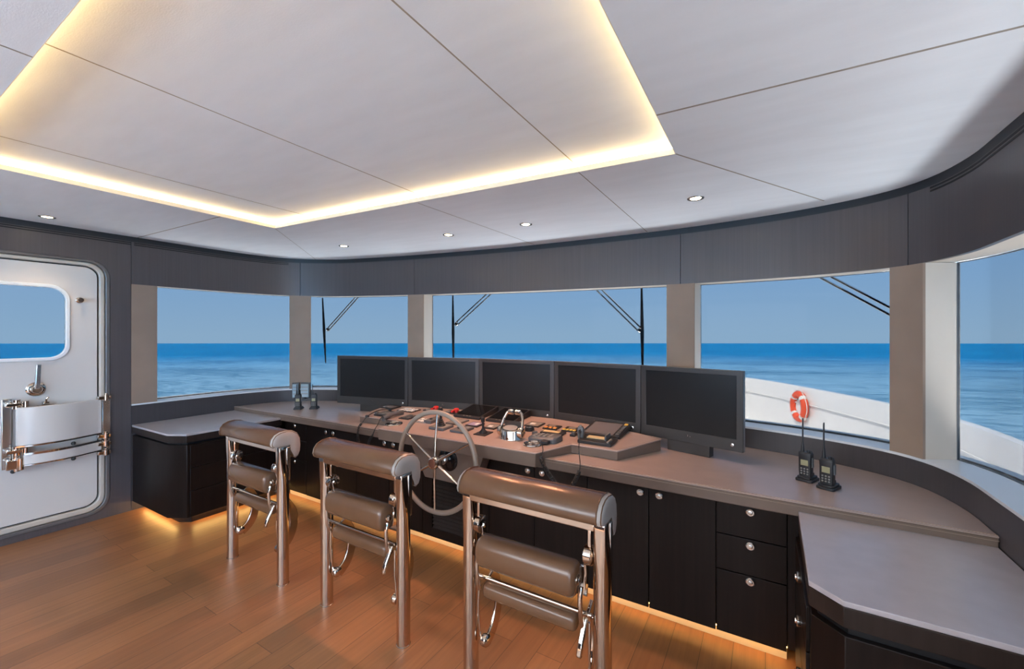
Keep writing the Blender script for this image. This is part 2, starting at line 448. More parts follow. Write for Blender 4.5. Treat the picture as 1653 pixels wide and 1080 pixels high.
# pillars with leather reveals
for a, b in ((sP0, sP1), (s12a, s12b), (s23a, s23b), (s34a, s34b), (s45a, s45b)):
    o = trim(band(MB(), a, b, 0, .012, ZS, zh, .03), 'pillar')
    tb = .10 if a == s12a else 0.
    sh = [at_s(a + .0015, .012), at_s((a + b) / 2, .012), at_s(b - .0015, .012), at_s(b - .0015 - tb, DEP), at_s((a + b) / 2 - tb / 2, DEP), at_s(a + .0015, DEP)]
    mb = MB().loft([[(x, y, ZS) for x, y in sh], [(x, y, zh(x) + .002) for x, y in sh]])
    obj('reveal', mb, 'reveal', o)
# windows
GO = DEP - .012
def window(n, s0, s1):
    w = struct('window_%d' % n)
    p = at_s((s0 + s1) / 2, DEP); w.location = (p[0], p[1], ZS)
    obj('pane', band(MB(), s0 - (.09 if n == 2 else -.001), s1 - .001, GO - .004, GO + .004, ZS - .001, lambda x: zh(x) + .002), 'glass', w)
    mb = MB()
    band(mb, s0, s1, GO - .0045, GO + .0045, ZS, ZS + .002); band(mb, s0, s1, GO - .0045, GO + .0045, lambda x: zh(x) - .001, lambda x: zh(x) + .003)
    band(mb, s0 - (.085 if n == 2 else 0), s0 + .002 - (.085 if n == 2 else 0), GO - .0045, GO + .0045, ZS, zh, .03); band(mb, s1 - .002, s1, GO - .0045, GO + .0045, ZS, zh, .03)
    obj('pane_seal', mb, 'seal_grey', w)
    obj('outer_ledge', band(MB(), s0 - .05, s1 + .05, DEP + .005, DEP + .05, ZS - .03, ZS + .008), 'hull', w)
for n, a, b in ((1, sP1, s12a), (2, s12b, s23a), (3, s23b, s34a), (4, s34b, s45a), (5, s45b, s5e)): window(n, a, b)
trim(band(MB(), s5e, sD0, 0, DEP, ZS, zh), 'pillar')
struct('wall_starboard', band(MB(), sD1, sEND, 0, DEP, 0, zh), 'header')

# ------------------------------------------------------------------ the door
door = struct('door_1'); door.location = (XP, .65, 0)
fr = MB().holed(rrect(DY0, DY1, DZ0, DZ1, .13), rrect(DY0 + .028, DY1 - .028, DZ0 + .028, DZ1 - .022, .108), mpx, -.004, .10)
frame = obj('door_frame', fr, 'frame_dark', door, bev=.006)
fr = MB().holed(rrect(DY0 + .029, DY1 - .029, DZ0 + .029, DZ1 - .023, .107), rrect(DY0 + .062, DY1 - .062, DZ0 + .068, DZ1 - .05, .085), mpx, .006, .10)
obj('inner_frame', fr, 'frame', frame, bev=.008)
L0, L1, LB, LT = DY0 + .072, DY1 - .072, DZ0 + .079, DZ1 - .060
w0, w1, wb, wt = .36, .969, 1.279, 1.797
leaf = obj('door_leaf', MB().holed(rrect(L0, L1, LB, LT, .08), rrect(w0, w1, wb, wt, .09, 10), mpx, .016, .055), 'white', door, bev=.007)
gk = MB().holed(rrect(DY0 + .0618, DY1 - .0618, DZ0 + .0678, DZ1 - .0498, .085), rrect(L0 + .002, L1 - .002, LB + .002, LT - .002, .079), mpx, .040, .10)
obj('door_seal', gk, 'gasket', door)
rg = MB().holed(rrect(w0 - .022, w1 + .022, wb - .022, wt + .022, .11, 10), rrect(w0 + .004, w1 - .004, wb + .004, wt - .004, .088, 10), mpx, .004, .03)
ring = obj('window_ring', rg, 'whitep', leaf, bev=.006)
pn = MB().prism(rrect(w0 - .002, w1 + .002, wb - .002, wt + .002, .09, 10), .030, .038, mpx)
obj('door_pane', pn, 'glass', leaf)
# lever handle
X = lambda d, y, z: (XP + d, y, z)
hb = MB().lathe(X(-.016, .815, 1.058), (1, 0, 0), [(0, .05), (.012, .05), (.018, .042), (.018, .03), (.045, .028), (.05, .024)])
h = obj('lever_handle', hb, 'chrome', door)
lv = MB().loft([[X(.026 + .006 * t, .815 + .006 * t + w * a, 1.062 + .175 * t) if True else 0 for a, w in ((-1, .016 - .003 * t), (1, .016 - .003 * t))] +
                [X(.044 + .004 * t, .815 + .006 * t + w * a, 1.062 + .175 * t) for a, w in ((1, .012), (-1, .012))] for t in (0, .25, .5, .75, 1)])
obj('lever', lv, 'steel', h, bev=.004)
hk = MB().lathe(X(-.016, 1.04, 1.712), (1, 0, 0), [(0, .022), (.01, .022), (.016, .014), (.03, .012), (.034, .016), (.042, .016)], 16)
hk.tube([X(.02, 1.03, 1.715), X(.035, 1.022, 1.722), X(.038, 1.014, 1.71)], .006)
obj('hold_hook', hk, 'chrome', door)
cb = MB().box(XP - .016, XP + .03, .845, .875, .935, .965); cb.tube([X(.02, .86, .95), X(.03, .86, .985), X(.034, .87, 1.0)], .007); cb.box(XP - .01, XP + .034, .82, .90, .932, .942)
obj('catch', cb, 'chrome', door, bev=.003)
# hinge arms
def arc(y0, y1, n=14):
    P = [(.70, .072), (.76, .098), (.84, .112), (.92, .108), (1.0, .088), (1.07, .058), (1.13, .034), (1.155, .03)]
    return [(p.x, p.y) for p in smooth_path([(a, b, 0) for a, b in P], 4) if y0 <= p.x <= y1]
def armplate(z0, z1, t, y0=.70, y1=1.155, dz=0.):
    mb = MB(); rings = []
    for y, d in arc(y0, y1):
        lift = dz * (y - .7) / .45
        rings.append([X(d, y, z0 + lift), X(d, y, z1 + lift), X(d - t, y, z1 + lift), X(d - t, y, z0 + lift)])
    return mb.loft(rings)
hg_ = obj('hinge_cover', armplate(.682, .945, .022), 'white', door, bev=.005)
obj('cover_edge', armplate(.672, .681, .026), 'chrome', hg_)
ar = obj('hinge_arm', armplate(.548, .612, .030, .742), 'white', door, bev=.004)
obj('arm_edge', armplate(.613, .628, .034, .735), 'chrome', ar)
obj('arm_lower_edge', armplate(.540, .547, .034, .735), 'chrome', ar)
obj('hinge_plate', MB().box(XP - .016, XP + .006, .655, .702, .52, 1.005), 'steel', door, bev=.004)
for z0, z1, y1 in ((.945, .99, .765), (.622, .668, .765), (.515, .60, .742)):
    mb = MB().box(XP - .005, XP + .075, .665, y1, z0 + .012, z1 - .012)
    mb.cyl(X(.05, .715, z0 - .01), X(.05, .715, z1 + .01), .020, n=16); mb.cyl(X(.075, y1 - .012, z0), X(.075, y1 - .012, z1), .016, n=14)
    mb.cyl(X(.03, .682, z0 + .004), X(.03, .682, z1 - .004), .014, n=12)
    obj('hinge_bracket', mb, 'chrome', door, bev=.003)
mb = MB().box(XP - .02, XP + .012, 1.163, 1.212, .50, .965)
obj('hinge_strap', mb, 'steel', door, bev=.003)
for z in (.955, .655, .595, .525):
    mb = MB().cyl(X(.035, 1.178, z - .022), X(.035, 1.178, z + .022), .021, n=16); mb.cyl(X(.035, 1.178, z + .022), X(.035, 1.178, z + .034), .012, n=12)
    mb.box(XP, XP + .05, 1.13, 1.206, z - .012, z + .012)
    obj('hinge_knuckle', mb, 'chrome', door, bev=.002)
mb = MB()
for y, d, z in ((.985, .09, .645), (.985, .09, .532), (.70, .05, .508)): mb.sphere(X(d, y, z), .014, n=12)
obj('buffer', mb, 'gasket', door)

# ------------------------------------------------------------------ worktop, benches and cabinets
ZT = .745
back = [at_s(s, -.002) for s in s_samples(s_of(XP, 2.13), s_of(.70, 2.13), .08)]
front = [(.698, 2.128), (-.3, 2.135), (-1.0, 2.150), (-1.8, 2.158), (-2.9, 2.155), (-3.6, 2.14), (XP + .003, 2.118)]
ct = thing('countertop', 'long taupe leather countertop sweeping along the front windows', 'countertop', (-1.85, 2.14, .68))
obj('top', MB().prism(back + front, ZT - .006, ZT), 'counter', ct, bev=.003)
fr2 = [(x, y + .002) for x, y in front[:-1]] + [(XP + .005, 2.12)]
bk2 = [at_s(s, -.006) for s in s_samples(s_of(XP, 2.16), s_of(.70, 2.16), .1)]
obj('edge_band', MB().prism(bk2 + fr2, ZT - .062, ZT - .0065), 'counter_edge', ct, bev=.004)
obj('stitching', MB().tube([(x, y + .012, ZT + .0005) for x, y in front], .0012, 5), 'stitch', ct)
obj('edge_stitching', MB().tube([(x, y - .0002, ZT - .016) for x, y in front], .0010, 5), 'stitch', ct)

ZB = .69                      # underside of worktop
YF = 2.19
def knob(parent, x, y, z, ax=(0, -1, 0)):
    mb = MB().lathe((x, y, z), ax, [(0, .017), (.004, .0185), (.010, .0185), (.013, .015), (.013, .010), (.017, .009), (.018, .006)], 20)
    return obj('knob', mb, 'steel', parent)
def unit(name, label, x0, x1, kind, group='cabinets under the worktop'):
    u = thing(name, label, 'cabinet', ((x0 + x1) / 2, YF, 0), group=group)
    obj('body', MB().box(x0, x1, YF + .02, YF + .52, .075, ZB - .01), 'cabinet', u)
    tk = obj('toe_kick', MB().box(x0, x1, YF + .048, YF + .06, 0, .075), 'toe', u)
    obj('led_strip', MB().box(x0, x1, YF + .022, YF + .030, .067, .0745), 'toe_led', tk)
    gp = .0022
    if kind == 'doors':
        c, = [ (x0 + x1) / 2 ]
        c = DOORSEAM.get(name + label, c)
        for a, b, kx in ((x0, c, c - .042), (c, x1, c + .052)):
            d = obj('door', MB().box(a + gp, b - gp, YF, YF + .019, .060, ZB - .012), 'cabinet', u, bev=.0015)
            knob(d, kx, YF, .642)
    elif kind == 'drawers':
        for z0, z1, kz in ((.060, .353, .330), (.353, .520, .492), (.520, ZB - .012, .645)):
            d = obj('drawer', MB().box(x0 + gp, x1 - gp, YF, YF + .019, z0 + gp, z1 - gp), 'cabinet', u, bev=.0015)
            knob(d, (x0 + x1) / 2, YF, kz)
    elif kind == 'louver':
        p = MB().holed([(x0 + gp, .060), (x1 - gp, .060), (x1 - gp, ZB - .012), (x0 + gp, ZB - .012)], rrect(x0 + .085, x1 - .085, .12, .50, .004, 2), lambda a, b, t: (a, YF + t, b), 0, .019)
        obj('panel', p, 'cabinet', u)
        for k in range(15):
            z = .132 + k * .0255
            mb = MB().loft([[(xx, YF + .004, z - .009), (xx, YF + .017, z + .008), (xx, YF + .0185, z + .004), (xx, YF + .0055, z - .013)] for xx in (x0 + .087, x1 - .087)])
            obj('slat', mb, 'cabinet_top', u)
    return u
DOORSEAM = {}
unit('drawer_cabinet', 'dark drawer cabinet under the worktop beside the left bench', -3.715, -3.40, 'drawers')
lab = 'dark two door cabinet just right of the drawers by the left bench'
DOORSEAM['cabinet' + lab] = -3.077
unit('cabinet', lab, -3.40, -2.742, 'doors')
lab = 'dark two door cabinet just left of the louvred panel behind the wheel'
DOORSEAM['cabinet' + lab] = -2.383
unit('cabinet', lab, -2.742, -2.05, 'doors')
unit('louver_cabinet', 'dark cabinet with horizontal louvre slats behind the steering wheel', -2.05, -1.49, 'louver')
lab = 'dark two door cabinet just right of the louvred panel behind the wheel'
DOORSEAM['cabinet' + lab] = -1.166
unit('cabinet', lab, -1.49, -.838, 'doors')
lab = 'dark two door cabinet in open view just left of the three drawers'
DOORSEAM['cabinet' + lab] = -.508
unit('cabinet', lab, -.838, -.199, 'doors')
unit('drawer_cabinet', 'dark cabinet of three drawers with round steel knobs by the right bench', -.199, .082, 'drawers')
mb = MB().box(.084, .122, YF + .004, YF + .4, .075, ZB - .012)
tag(obj('filler_board', mb, 'cabinet'), 'narrow dark filler strip between drawers and right bench', 'panel')

# port bench
pb = thing('storage_bench', 'low dark storage bench with drawers under the left window', 'bench', (-4.1, 1.75, 0))
bx = XP + .004
poly = [(bx, 1.345), (-3.83, 1.355), (-3.70, 1.43), (-3.70, 2.15), (bx, 2.15)]
obj('bench_top', MB().prism(poly, .690, .706), 'benchtop', pb, bev=.002)
obj('top_edge', MB().prism([(a, b) if i in (0, 4) else (a, b) for i, (a, b) in enumerate(poly)], .640, .6895), 'cabinet_top', pb, bev=.002)
ins = [(bx, 1.372), (-3.845, 1.382), (-3.73, 1.448), (-3.73, 2.15), (bx, 2.15)]
obj('shadow_gap', MB().prism(ins, .622, .6398), 'slot', pb)
pol2 = [(bx, 1.35), (-3.832, 1.36), (-3.704, 1.434), (-3.704, 2.15), (bx, 2.15)]
bb = obj('body', MB().prism(pol2, .075, .6215), 'cabinet', pb, bev=.002)
tk = obj('toe_kick', MB().prism([(bx, 1.44), (-3.88, 1.45), (-3.80, 1.50), (-3.80, 2.15), (bx, 2.15)], 0, .075), 'cabinet_top', pb)
mb = MB().box(bx, -3.87, 1.425, 1.4385, .055, .068); mb.box(-3.799, -3.786, 1.51, 2.15, .055, .068)
obj('led_strip', mb, 'toe_led', tk)
for z0, z1 in ((.08, .272), (.276, .448), (.452, .615)):
    obj('drawer', MB().box(-3.7036, -3.692, 1.452, 2.12, z0, z1), 'cabinet', pb, bev=.002)
# starboard bench
sb = thing('storage_bench', 'low dark storage bench with broad leather top under the right window', 'bench', (.4, 1.6, 0))
poly = [(.118, 2.15), (.112, 1.552), (.187, 1.482), (.62, 1.476), (.697, 1.476), (.697, 2.15)]
bt = obj('bench_top', MB().prism(poly, .690, .706), 'benchtop', sb, bev=.002)
obj('top_edge', MB().prism(poly, .632, .6895), 'cabinet_top', sb, bev=.002)
pol3 = [(.140, 2.15), (.136, 1.572), (.200, 1.506), (.62, 1.500), (.695, 1.5), (.695, 2.15)]
obj('shadow_gap', MB().prism(pol3, .605, .6318), 'slot', sb)
pol4 = [(.124, 2.15), (.118, 1.556), (.191, 1.488), (.62, 1.482), (.696, 1.482), (.696, 2.15)]
obj('body', MB().prism(pol4, .075, .6045), 'cabinet', sb, bev=.002)
tk = obj('toe_kick', MB().prism([(.19, 2.15), (.19, 1.62), (.26, 1.56), (.695, 1.55), (.695, 2.15)], 0, .075), 'cabinet_top', sb)
obj('led_strip', MB().box(.176, .1895, 1.64, 2.12, .055, .068), 'toe_led', tk)
for z0, z1, kz in ((.08, .30, .23), (.304, .455, .417), (.459, .60, .575)):
    d = obj('drawer', MB().box(.108, .1195, 1.60, 2.13, z0, z1), 'cabinet', sb, bev=.002)
    knob(d, .108, 1.83, kz, (-1, 0, 0))

# ------------------------------------------------------------------ helm console
CZ = lambda y: .785 + .055 * (y - 2.05)
TILT = math.atan(.055)
con = thing('helm_console', 'raised taupe leather control console in the middle of the worktop', 'console', (-1.75, 2.4, ZT))
poly = [(-2.355, 2.060), (-1.100, 2.078), (-.985, 2.315), (-.706, 2.311), (-.538, 2.645), (-.70, 2.715), (-1.0, 2.775), (-1.35, 2.825), (-1.70, 2.815), (-2.02, 2.805), (-2.5, 2.715), (-2.90, 2.635), (-2.80, 2.262), (-2.395, 2.275)]
def slab(mb, poly, off0, off1, zb=None):
    return mb.loft([[(x, y, (CZ(y) + off0) if zb is None else zb) for x, y in poly], [(x, y, CZ(y) + off1) for x, y in poly]])
obj('panel_top', slab(MB(), poly, -.008, 0), 'counter', con, bev=.003)
def inset(P, d):
    n = len(P); out = []
    for i in range(n):
        a, b, c = Vector(P[i - 1]), Vector(P[i]), Vector(P[(i + 1) % n])
        n1 = Vector((-(b - a).y, (b - a).x)).normalized(); n2 = Vector((-(c - b).y, (c - b).x)).normalized()
        m = (n1 + n2).normalized(); out.append(tuple(b + m * d / max(.4, m.dot(n1))))
    return out
pin = inset(poly, .003)
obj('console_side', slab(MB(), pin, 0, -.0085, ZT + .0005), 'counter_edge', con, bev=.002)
blk = [(-2.353, 2.063), (-1.102, 2.080), (-1.075, 2.14), (-2.353, 2.14)]
obj('front_block', MB().prism(blk, .705, .775), 'counter_edge', con, bev=.003)
mb = MB().loft([[(-2.06, 2.088, .704), (-1.465, 2.088, .704), (-1.465, 2.185, .704), (-2.06, 2.185, .704)],
                [(-1.945, 2.10, .50), (-1.55, 2.10, .50), (-1.55, 2.185, .50), (-1.945, 2.185, .50)]])
obj('column_fairing', mb, 'counter_edge', con, bev=.004)
st = [(x, y) for x, y in inset(poly, .012)]
obj('stitching', MB().tube([(x, y, CZ(y) + .0004) for x, y in st], .001, 5, True), 'stitch', con)

# steering wheel
WC = Vector((-1.732, 1.968, .667)); WR = .303
sw = thing('steering_wheel', 'six spoke steering wheel with leather rim in front of the console', 'wheel', (-1.732, 2.095, .655))
tl = math.radians(2)
def wp(a, r, d=0):     # a angle, r radius, d towards the helmsman
    return WC + Vector((r * math.cos(a), r * math.sin(a) * math.sin(tl) - d * math.cos(tl), r * math.sin(a) * math.cos(tl) + d * math.sin(tl)))
obj('rim', MB().tube([wp(2 * PI * i / 72, WR) for i in range(72)], .0155, 12, True), 'rim', sw)
for k in range(6):
    a = math.radians(90 + 60 * k)
    obj('spoke', MB().tube([wp(a, .03, .012), wp(a, .12, .010), wp(a, WR - .004, 0)], [.0085, .0075, .0065], 10), 'chrome', sw)
ax = wp(0, 0, 1) - wp(0, 0, 0)
hub = obj('hub', MB().lathe(wp(0, 0, -.02), ax, [(0, .030), (.02, .038), (.045, .040), (.055, .036), (.058, .030)], 28), 'chrome', sw)
obj('hub_cap', MB().lathe(wp(0, 0, .0375), ax, [(0, .027), (.004, .026), (.006, .02), (.0065, .001)], 24), 'bronze', hub)
sh = MB().cyl(wp(0, 0, -.015), (-1.738, 2.11, .652), .024, n=20); sh.cyl(wp(0, 0, -.06), wp(0, 0, -.08), .030, n=20)
obj('shaft', sh, 'steel', sw)
obj('shaft_boot', MB().lathe((-1.738, 2.096, .652), (0, -1, 0), [(-.004, .076), (.008, .076), (.012, .070), (.013, .058), (.018, .054), (.022, .030)], 28), 'blackgloss', sw)

# ------------------------------------------------------------------ instruments on the console
def dev(name, label, cat, x, y, group=None, rz=0.):
    return thing(name, label, cat, (x, y, CZ(y)), (TILT, 0, math.radians(rz)), group)
def plate(p, w, d, h, m='black', name='faceplate', z0=-.0005, bev=.0015, cx=0, cy=0):
    return obj(name, MB().box(cx - w / 2, cx + w / 2, cy - d / 2, cy + d / 2, z0, h), m, p, local=True, bev=bev)
def btn(p, x, y, w, d, z, h, m, name='button'):
    return obj(name, MB().box(x - w / 2, x + w / 2, y - d / 2, y + d / 2, z - .0005, z + h), m, p, local=True, bev=.001)
def dome(p, x, y, r, z, h, m, name='knob'):
    return obj(name, MB().lathe((x, y, z - .0005), (0, 0, 1), [(0, r), (h * .7, r * .95), (h, r * .8), (h + .0005, r * .1)], 16), m, p, local=True)

# a flat display at the port corner
p = dev('switch_unit', 'flat grey display panel at the far left corner of console', 'panel', -2.80, 2.585)
f = plate(p, .165, .105, .008); btn(p, 0, 0, .125, .07, .008, .001, 'plotter', 'display')
# b eight buttons
p = dev('keypad', 'black panel of eight white square buttons beside the flat grey display', 'panel', -2.555, 2.565)
plate(p, .172, .112, .006)
for i in range(4):
    for j in range(2): btn(p, -.060 + i * .040, -.026 + j * .052, .027, .036, .006, .004, 'whitep')
# c telephone handset in its cradle
p = dev('telephone', 'dark handset lying in its cradle at the left end of console', 'telephone', -2.575, 2.345)
plate(p, .15, .15, .012, 'black', 'cradle', bev=.004, cx=-.04, cy=.04)
hsn = MB(); a0, a1 = Vector((.085, -.115, .020)), Vector((.075, .10, .020))
hsn.tube([a0, a0 + Vector((0, .03, .002)), (a0 + a1) / 2 + Vector((0, 0, .008)), a1 - Vector((0, .03, -.002)), a1], [.015, .019, .014, .018, .015], 12)
hsn.tube([a0 + Vector((0, .006, 0)), a0 + Vector((-.003, .012, -.019))], [.016, .019], 12); hsn.tube([a1 - Vector((0, .01, 0)), a1 + Vector((-.003, -.012, -.019))], [.016, .018], 12)
hs_ = obj('handset', hsn, 'grey', p, local=True)
mb = MB().box(-.10, -.02, -.02, .07, .0115, .020); mb.box(-.11, -.085, -.03, .0, .0115, .028)
obj('keypad_block', mb, 'grey', p, local=True, bev=.003)
mb = MB().cyl((-.085, .11, .0), (-.085, .11, .030), .014, .011, 12); mb.box(-.115, -.06, .095, .125, .022, .034)
obj('cradle_hook', mb, 'black', p, local=True, bev=.002)
dome(p, -.13, -.085, .016, .0, .014, 'black', 'plug')
btn(p, .0, .02, .03, .05, .012, .006, 'midgrey', 'display')
# cords over the edge
def cord(name, label, pts, r=.0035, coil=None, m='cable'):
    P = smooth_path(pts, 10)
    if coil:
        c0, c1, rad, turns = coil
        mb = MB(); L = [0]
        for a, b in zip(P, P[1:]): L.append(L[-1] + (b - a).length)
        T = L[-1]; n = turns * 10; C = []
        for i in range(n + 1):
            s = T * (c0 + (c1 - c0) * i / n); k = 0
            while k < len(L) - 2 and L[k + 1] < s: k += 1
            t = (s - L[k]) / max(1e-6, L[k + 1] - L[k]); q_ = P[k].lerp(P[k + 1], t); tg = (P[k + 1] - P[k]).normalized()
            a = tg.cross(Vector((0, 1, .1))).normalized(); b = tg.cross(a)
            an = 2 * PI * turns * i / n
            C.append(q_ + rad * (math.cos(an) * a + math.sin(an) * b))
        pre = [p_ for p_, l in zip(P, L) if l < T * c0]; post = [p_ for p_, l in zip(P, L) if l > T * c1]
        P = pre + C + post
    o = obj(name, MB().tube(P, r, 6), m)
    return tag(o, label, 'cord')
o = cord('cord', 'thin dark cord hanging over worktop edge left of the handset',
     [(-2.69, 2.44, .83), (-2.70, 2.36, .83), (-2.70, 2.26, .803), (-2.67, 2.18, .765), (-2.650, 2.148, .758), (-2.645, 2.128, .735), (-2.640, 2.118, .68), (-2.61, 2.115, .60), (-2.59, 2.125, .52)], .0035, (.50, .98, .006, 22))
o = cord('cord', 'thin dark cord hanging over worktop edge below the handset',
     [(-2.495, 2.235, .828), (-2.49, 2.20, .81), (-2.478, 2.165, .775), (-2.472, 2.140, .755), (-2.478, 2.125, .72), (-2.51, 2.115, .66), (-2.535, 2.12, .60), (-2.545, 2.13, .52)], .0035, (.45, .98, .006, 18))
# d and z cup holders
def cup(label, x, y, r):
    p = dev('ring_holder', label, 'holder', x, y, 'chrome ring holders')
    R = MB().ring_loop([[((r + .007 * math.cos(t)) * math.cos(a), (r + .007 * math.cos(t)) * math.sin(a), .004 + .006 * math.sin(t)) for t in (2 * PI * j / 8 for j in range(8))] for a in (2 * PI * i / 36 for i in range(36))])
    obj('ring', R, 'chrome', p, local=True)
    obj('inner_disc', MB().lathe((0, 0, -.0005), (0, 0, 1), [(0, r - .001), (.002, r - .002), (.0025, .001)], 28), 'steel' if 'handset mic' in label else 'blackgloss', p, local=True)
    for k in range(3):
        a = 2 * PI * k / 3 + .4
        btn(p, r * .45 * math.cos(a), r * .45 * math.sin(a), .016, .016, .002, .004, 'midgrey', 'grip')
cup('chrome ringed dark disc set in the console beside the telephone', -2.328, 2.187, .056)
cup('chrome ringed bright disc near the front corner below the handset mic', -1.187, 2.208, .052)
# e..k small panels
p = dev('switch_unit', 'black rocker switch panel between telephone and steering wheel rim', 'panel', -2.375, 2.385)
plate(p, .10, .125, .007)
for i in range(2):
    for j in range(2): btn(p, -.022 + i * .044, -.03 + j * .06, .03, .04, .007, .005, 'grey')
p = dev('keypad', 'small grey keypad of pale buttons seen through the wheel', 'panel', -2.19, 2.355)
plate(p, .115, .11, .006, 'midgrey')
for i in range(3):
    for j in range(2): btn(p, -.036 + i * .036, -.024 + j * .048, .022, .026, .006, .004, 'whitep')
p = dev('control_box', 'plain dark grey box just left of the larger joystick', 'box', -2.115, 2.37)
plate(p, .068, .125, .022, 'grey'); dome(p, 0, -.02, .012, .022, .01, 'black')
p = dev('joystick', 'large black joystick with rubber bellows behind the wheel', 'joystick', -1.937, 2.255)
plate(p, .13, .115, .018, 'grey', 'base', bev=.003); btn(p, 0, 0, .11, .095, .018, .001, 'midgrey', 'faceplate')
mb = MB().lathe((0, 0, .018), (0, 0, 1), [(0, .032)] + [(.006 * k, (.034 - .0026 * k) if k % 2 else (.028 - .0026 * k)) for k in range(1, 9)] + [(.052, .010)], 18)
obj('bellows', mb, 'black', p, local=True, smooth=True)
obj('stick', MB().lathe((0, 0, .07), (0, 0, 1), [(-.005, .009), (.03, .010), (.06, .014), (.075, .013), (.08, .006)], 14), 'black', p, local=True)
p = dev('gauge_unit', 'grey instrument plate behind the larger joystick', 'panel', -1.933, 2.43)
plate(p, .112, .14, .010, 'grey'); btn(p, 0, .0, .09, .11, .010, .001, 'midgrey', 'display'); dome(p, .02, -.03, .012, .011, .008, 'black')
p = dev('control_box', 'low dark box with a round knob between the two joysticks', 'box', -1.766, 2.27)
plate(p, .11, .13, .016, 'grey', bev=.003); dome(p, -.015, .0, .020, .016, .012, 'black'); btn(p, .03, .03, .03, .03, .016, .003, 'midgrey')
p = dev('gauge_unit', 'pale violet lit panel behind the smaller joystick', 'panel', -1.766, 2.42)
plate(p, .10, .10, .010); btn(p, 0, 0, .082, .075, .010, .001, 'violet', 'display'); btn(p, .02, .0, .02, .04, .011, .003, 'whitep')
# red capped switches
for lab, x in (('red capped emergency switch panel above the left wheel rim', -2.37), ('red capped emergency switch panel left of the twin black displays', -2.155)):
    p = dev('switch_unit', lab, 'panel', x, 2.655, 'red capped switch panels')
    plate(p, .145, .09, .008); btn(p, -.04, -.01, .03, .04, .008, .004, 'midgrey')
    obj('red_cap', MB().lathe((.03, .005, .0075), (0, 0, 1), [(0, .014), (.012, .014), (.014, .022), (.026, .022), (.030, .016)], 16), 'red', p, local=True)
    obj('red_cap', MB().box(-.005, .012, -.025, .015, .0075, .022), 'red', p, local=True, bev=.002)
# m, n black displays
for lab, x, y, w, d in (('left of the two tilted black displays behind the wheel', -1.945, 2.68, .245, .265), ('right of the two tilted black displays partly behind the throttle', -1.645, 2.675, .235, .265)):
    p = dev('display_unit', lab, 'display', x, y, 'tilted black displays')
    mb = MB().loft([[(xx, -d / 2, -.0005), (xx, d / 2, -.0005), (xx, d / 2, .050), (xx, -d / 2, .016)] for xx in (-w / 2, w / 2)])
    obj('housing', mb, 'black', p, local=True, bev=.003)
    sl = .034 / d
    mb = MB().loft([[(xx, yy, .033 + sl * yy + dz) for xx, yy in ((-w / 2 + .012, -d / 2 + .03), (w / 2 - .012, -d / 2 + .03), (w / 2 - .012, d / 2 - .012), (-w / 2 + .012, d / 2 - .012))] for dz in (-.001, .0008)])
    obj('screen', mb, 'blackgloss', p, local=True)
    for k in range(3): btn(p, -.03 + k * .03, -d / 2 + .014, .014, .010, .0175, .003, 'midgrey')
# o joystick 2
p = dev('joystick', 'slim black joystick left of the chrome throttle', 'joystick', -1.59, 2.27)
plate(p, .092, .10, .006, 'black', 'base')
obj('boot', MB().lathe((0, 0, .006), (0, 0, 1), [(0, .030), (.010, .026), (.018, .016), (.030, .010)], 18), 'black', p, local=True)
obj('stick', MB().lathe((0, 0, .03), (0, 0, 1), [(0, .008), (.045, .008), (.05, .013), (.075, .014), (.082, .008)], 14), 'black', p, local=True)
p = dev('gauge_unit', 'olive grey gauge plate just left of the throttle levers', 'panel', -1.622, 2.43)
plate(p, .092, .11, .008); btn(p, 0, 0, .074, .085, .008, .001, 'midgrey', 'display'); btn(p, -.01, -.01, .03, .03, .009, .002, 'whitep')
# q throttle
p = dev('throttle', 'twin lever chrome engine throttle on the console', 'throttle', -1.372, 2.265)
base = [(.072 * math.cos(t) * (1 if math.sin(t) < 0 else .92), .052 * math.sin(t) if math.sin(t) < 0 else .085 * math.sin(t) ** .6) for t in (2 * PI * i / 28 for i in range(28))]
b = obj('base', MB().loft([[(x * 1.04, y * 1.04, -.0005) for x, y in base], [(x, y, .004) for x, y in base], [(x * .97, y * .97, .05 + .25 * (y + .05)) for x, y in base], [(x * .90, y * .90, .057 + .25 * (y + .05)) for x, y in base]]), 'chrome', p, local=True)
obj('scale_dial', MB().loft([[(x * .70, y * .45 - .012, .0625 + .25 * (y * .45 - .012 + .05) - .008 + dz) for x, y in base] for dz in (0, .0035)]), 'midgrey', b, local=True)
for s in (-1, 1):
    lv_ = MB().tube([(s * .074, .0, .040), (s * .076, .008, .07), (s * .069, .03, .115), (s * .054, .048, .148), (s * .040, .052, .155)], [.011, .010, .0085, .0095, .010], 12)
    l_ = obj('lever', lv_, 'chrome', p, local=True)
    obj('grip', MB().lathe((s * .046, .052, .155), (-s, 0, 0), [(0, .012), (.004, .017), (.036, .017), (.04, .012)], 16), 'chrome', l_, local=True)
    obj('pivot_disc', MB().lathe((s * .062, .0, .042), (s, 0, 0), [(0, .034), (.018, .034), (.026, .028), (.03, .012)], 24), 'chrome', p, local=True)
p = dev('dimmer_knob', 'tiny round dark knob just right of the throttle levers', 'knob', -1.275, 2.40)
dome(p, 0, 0, .020, 0, .022, 'grey')
p = dev('gauge_unit', 'grey switch plate right of the tilted black displays', 'panel', -1.385, 2.605)
plate(p, .112, .112, .008); btn(p, 0, 0, .092, .088, .008, .001, 'midgrey', 'display'); btn(p, -.008, -.005, .034, .03, .009, .003, 'whitep')
p = dev('gauge', 'round dark gauge with steel face below the grey switch plate', 'gauge', -1.352, 2.468)
dome(p, 0, 0, .034, 0, .026, 'black', 'housing'); dome(p, 0, 0, .024, .026, .003, 'steel', 'face')
p = dev('keypad', 'black panel with amber buttons between switch plate and yellow buttons', 'panel', -1.241, 2.588)
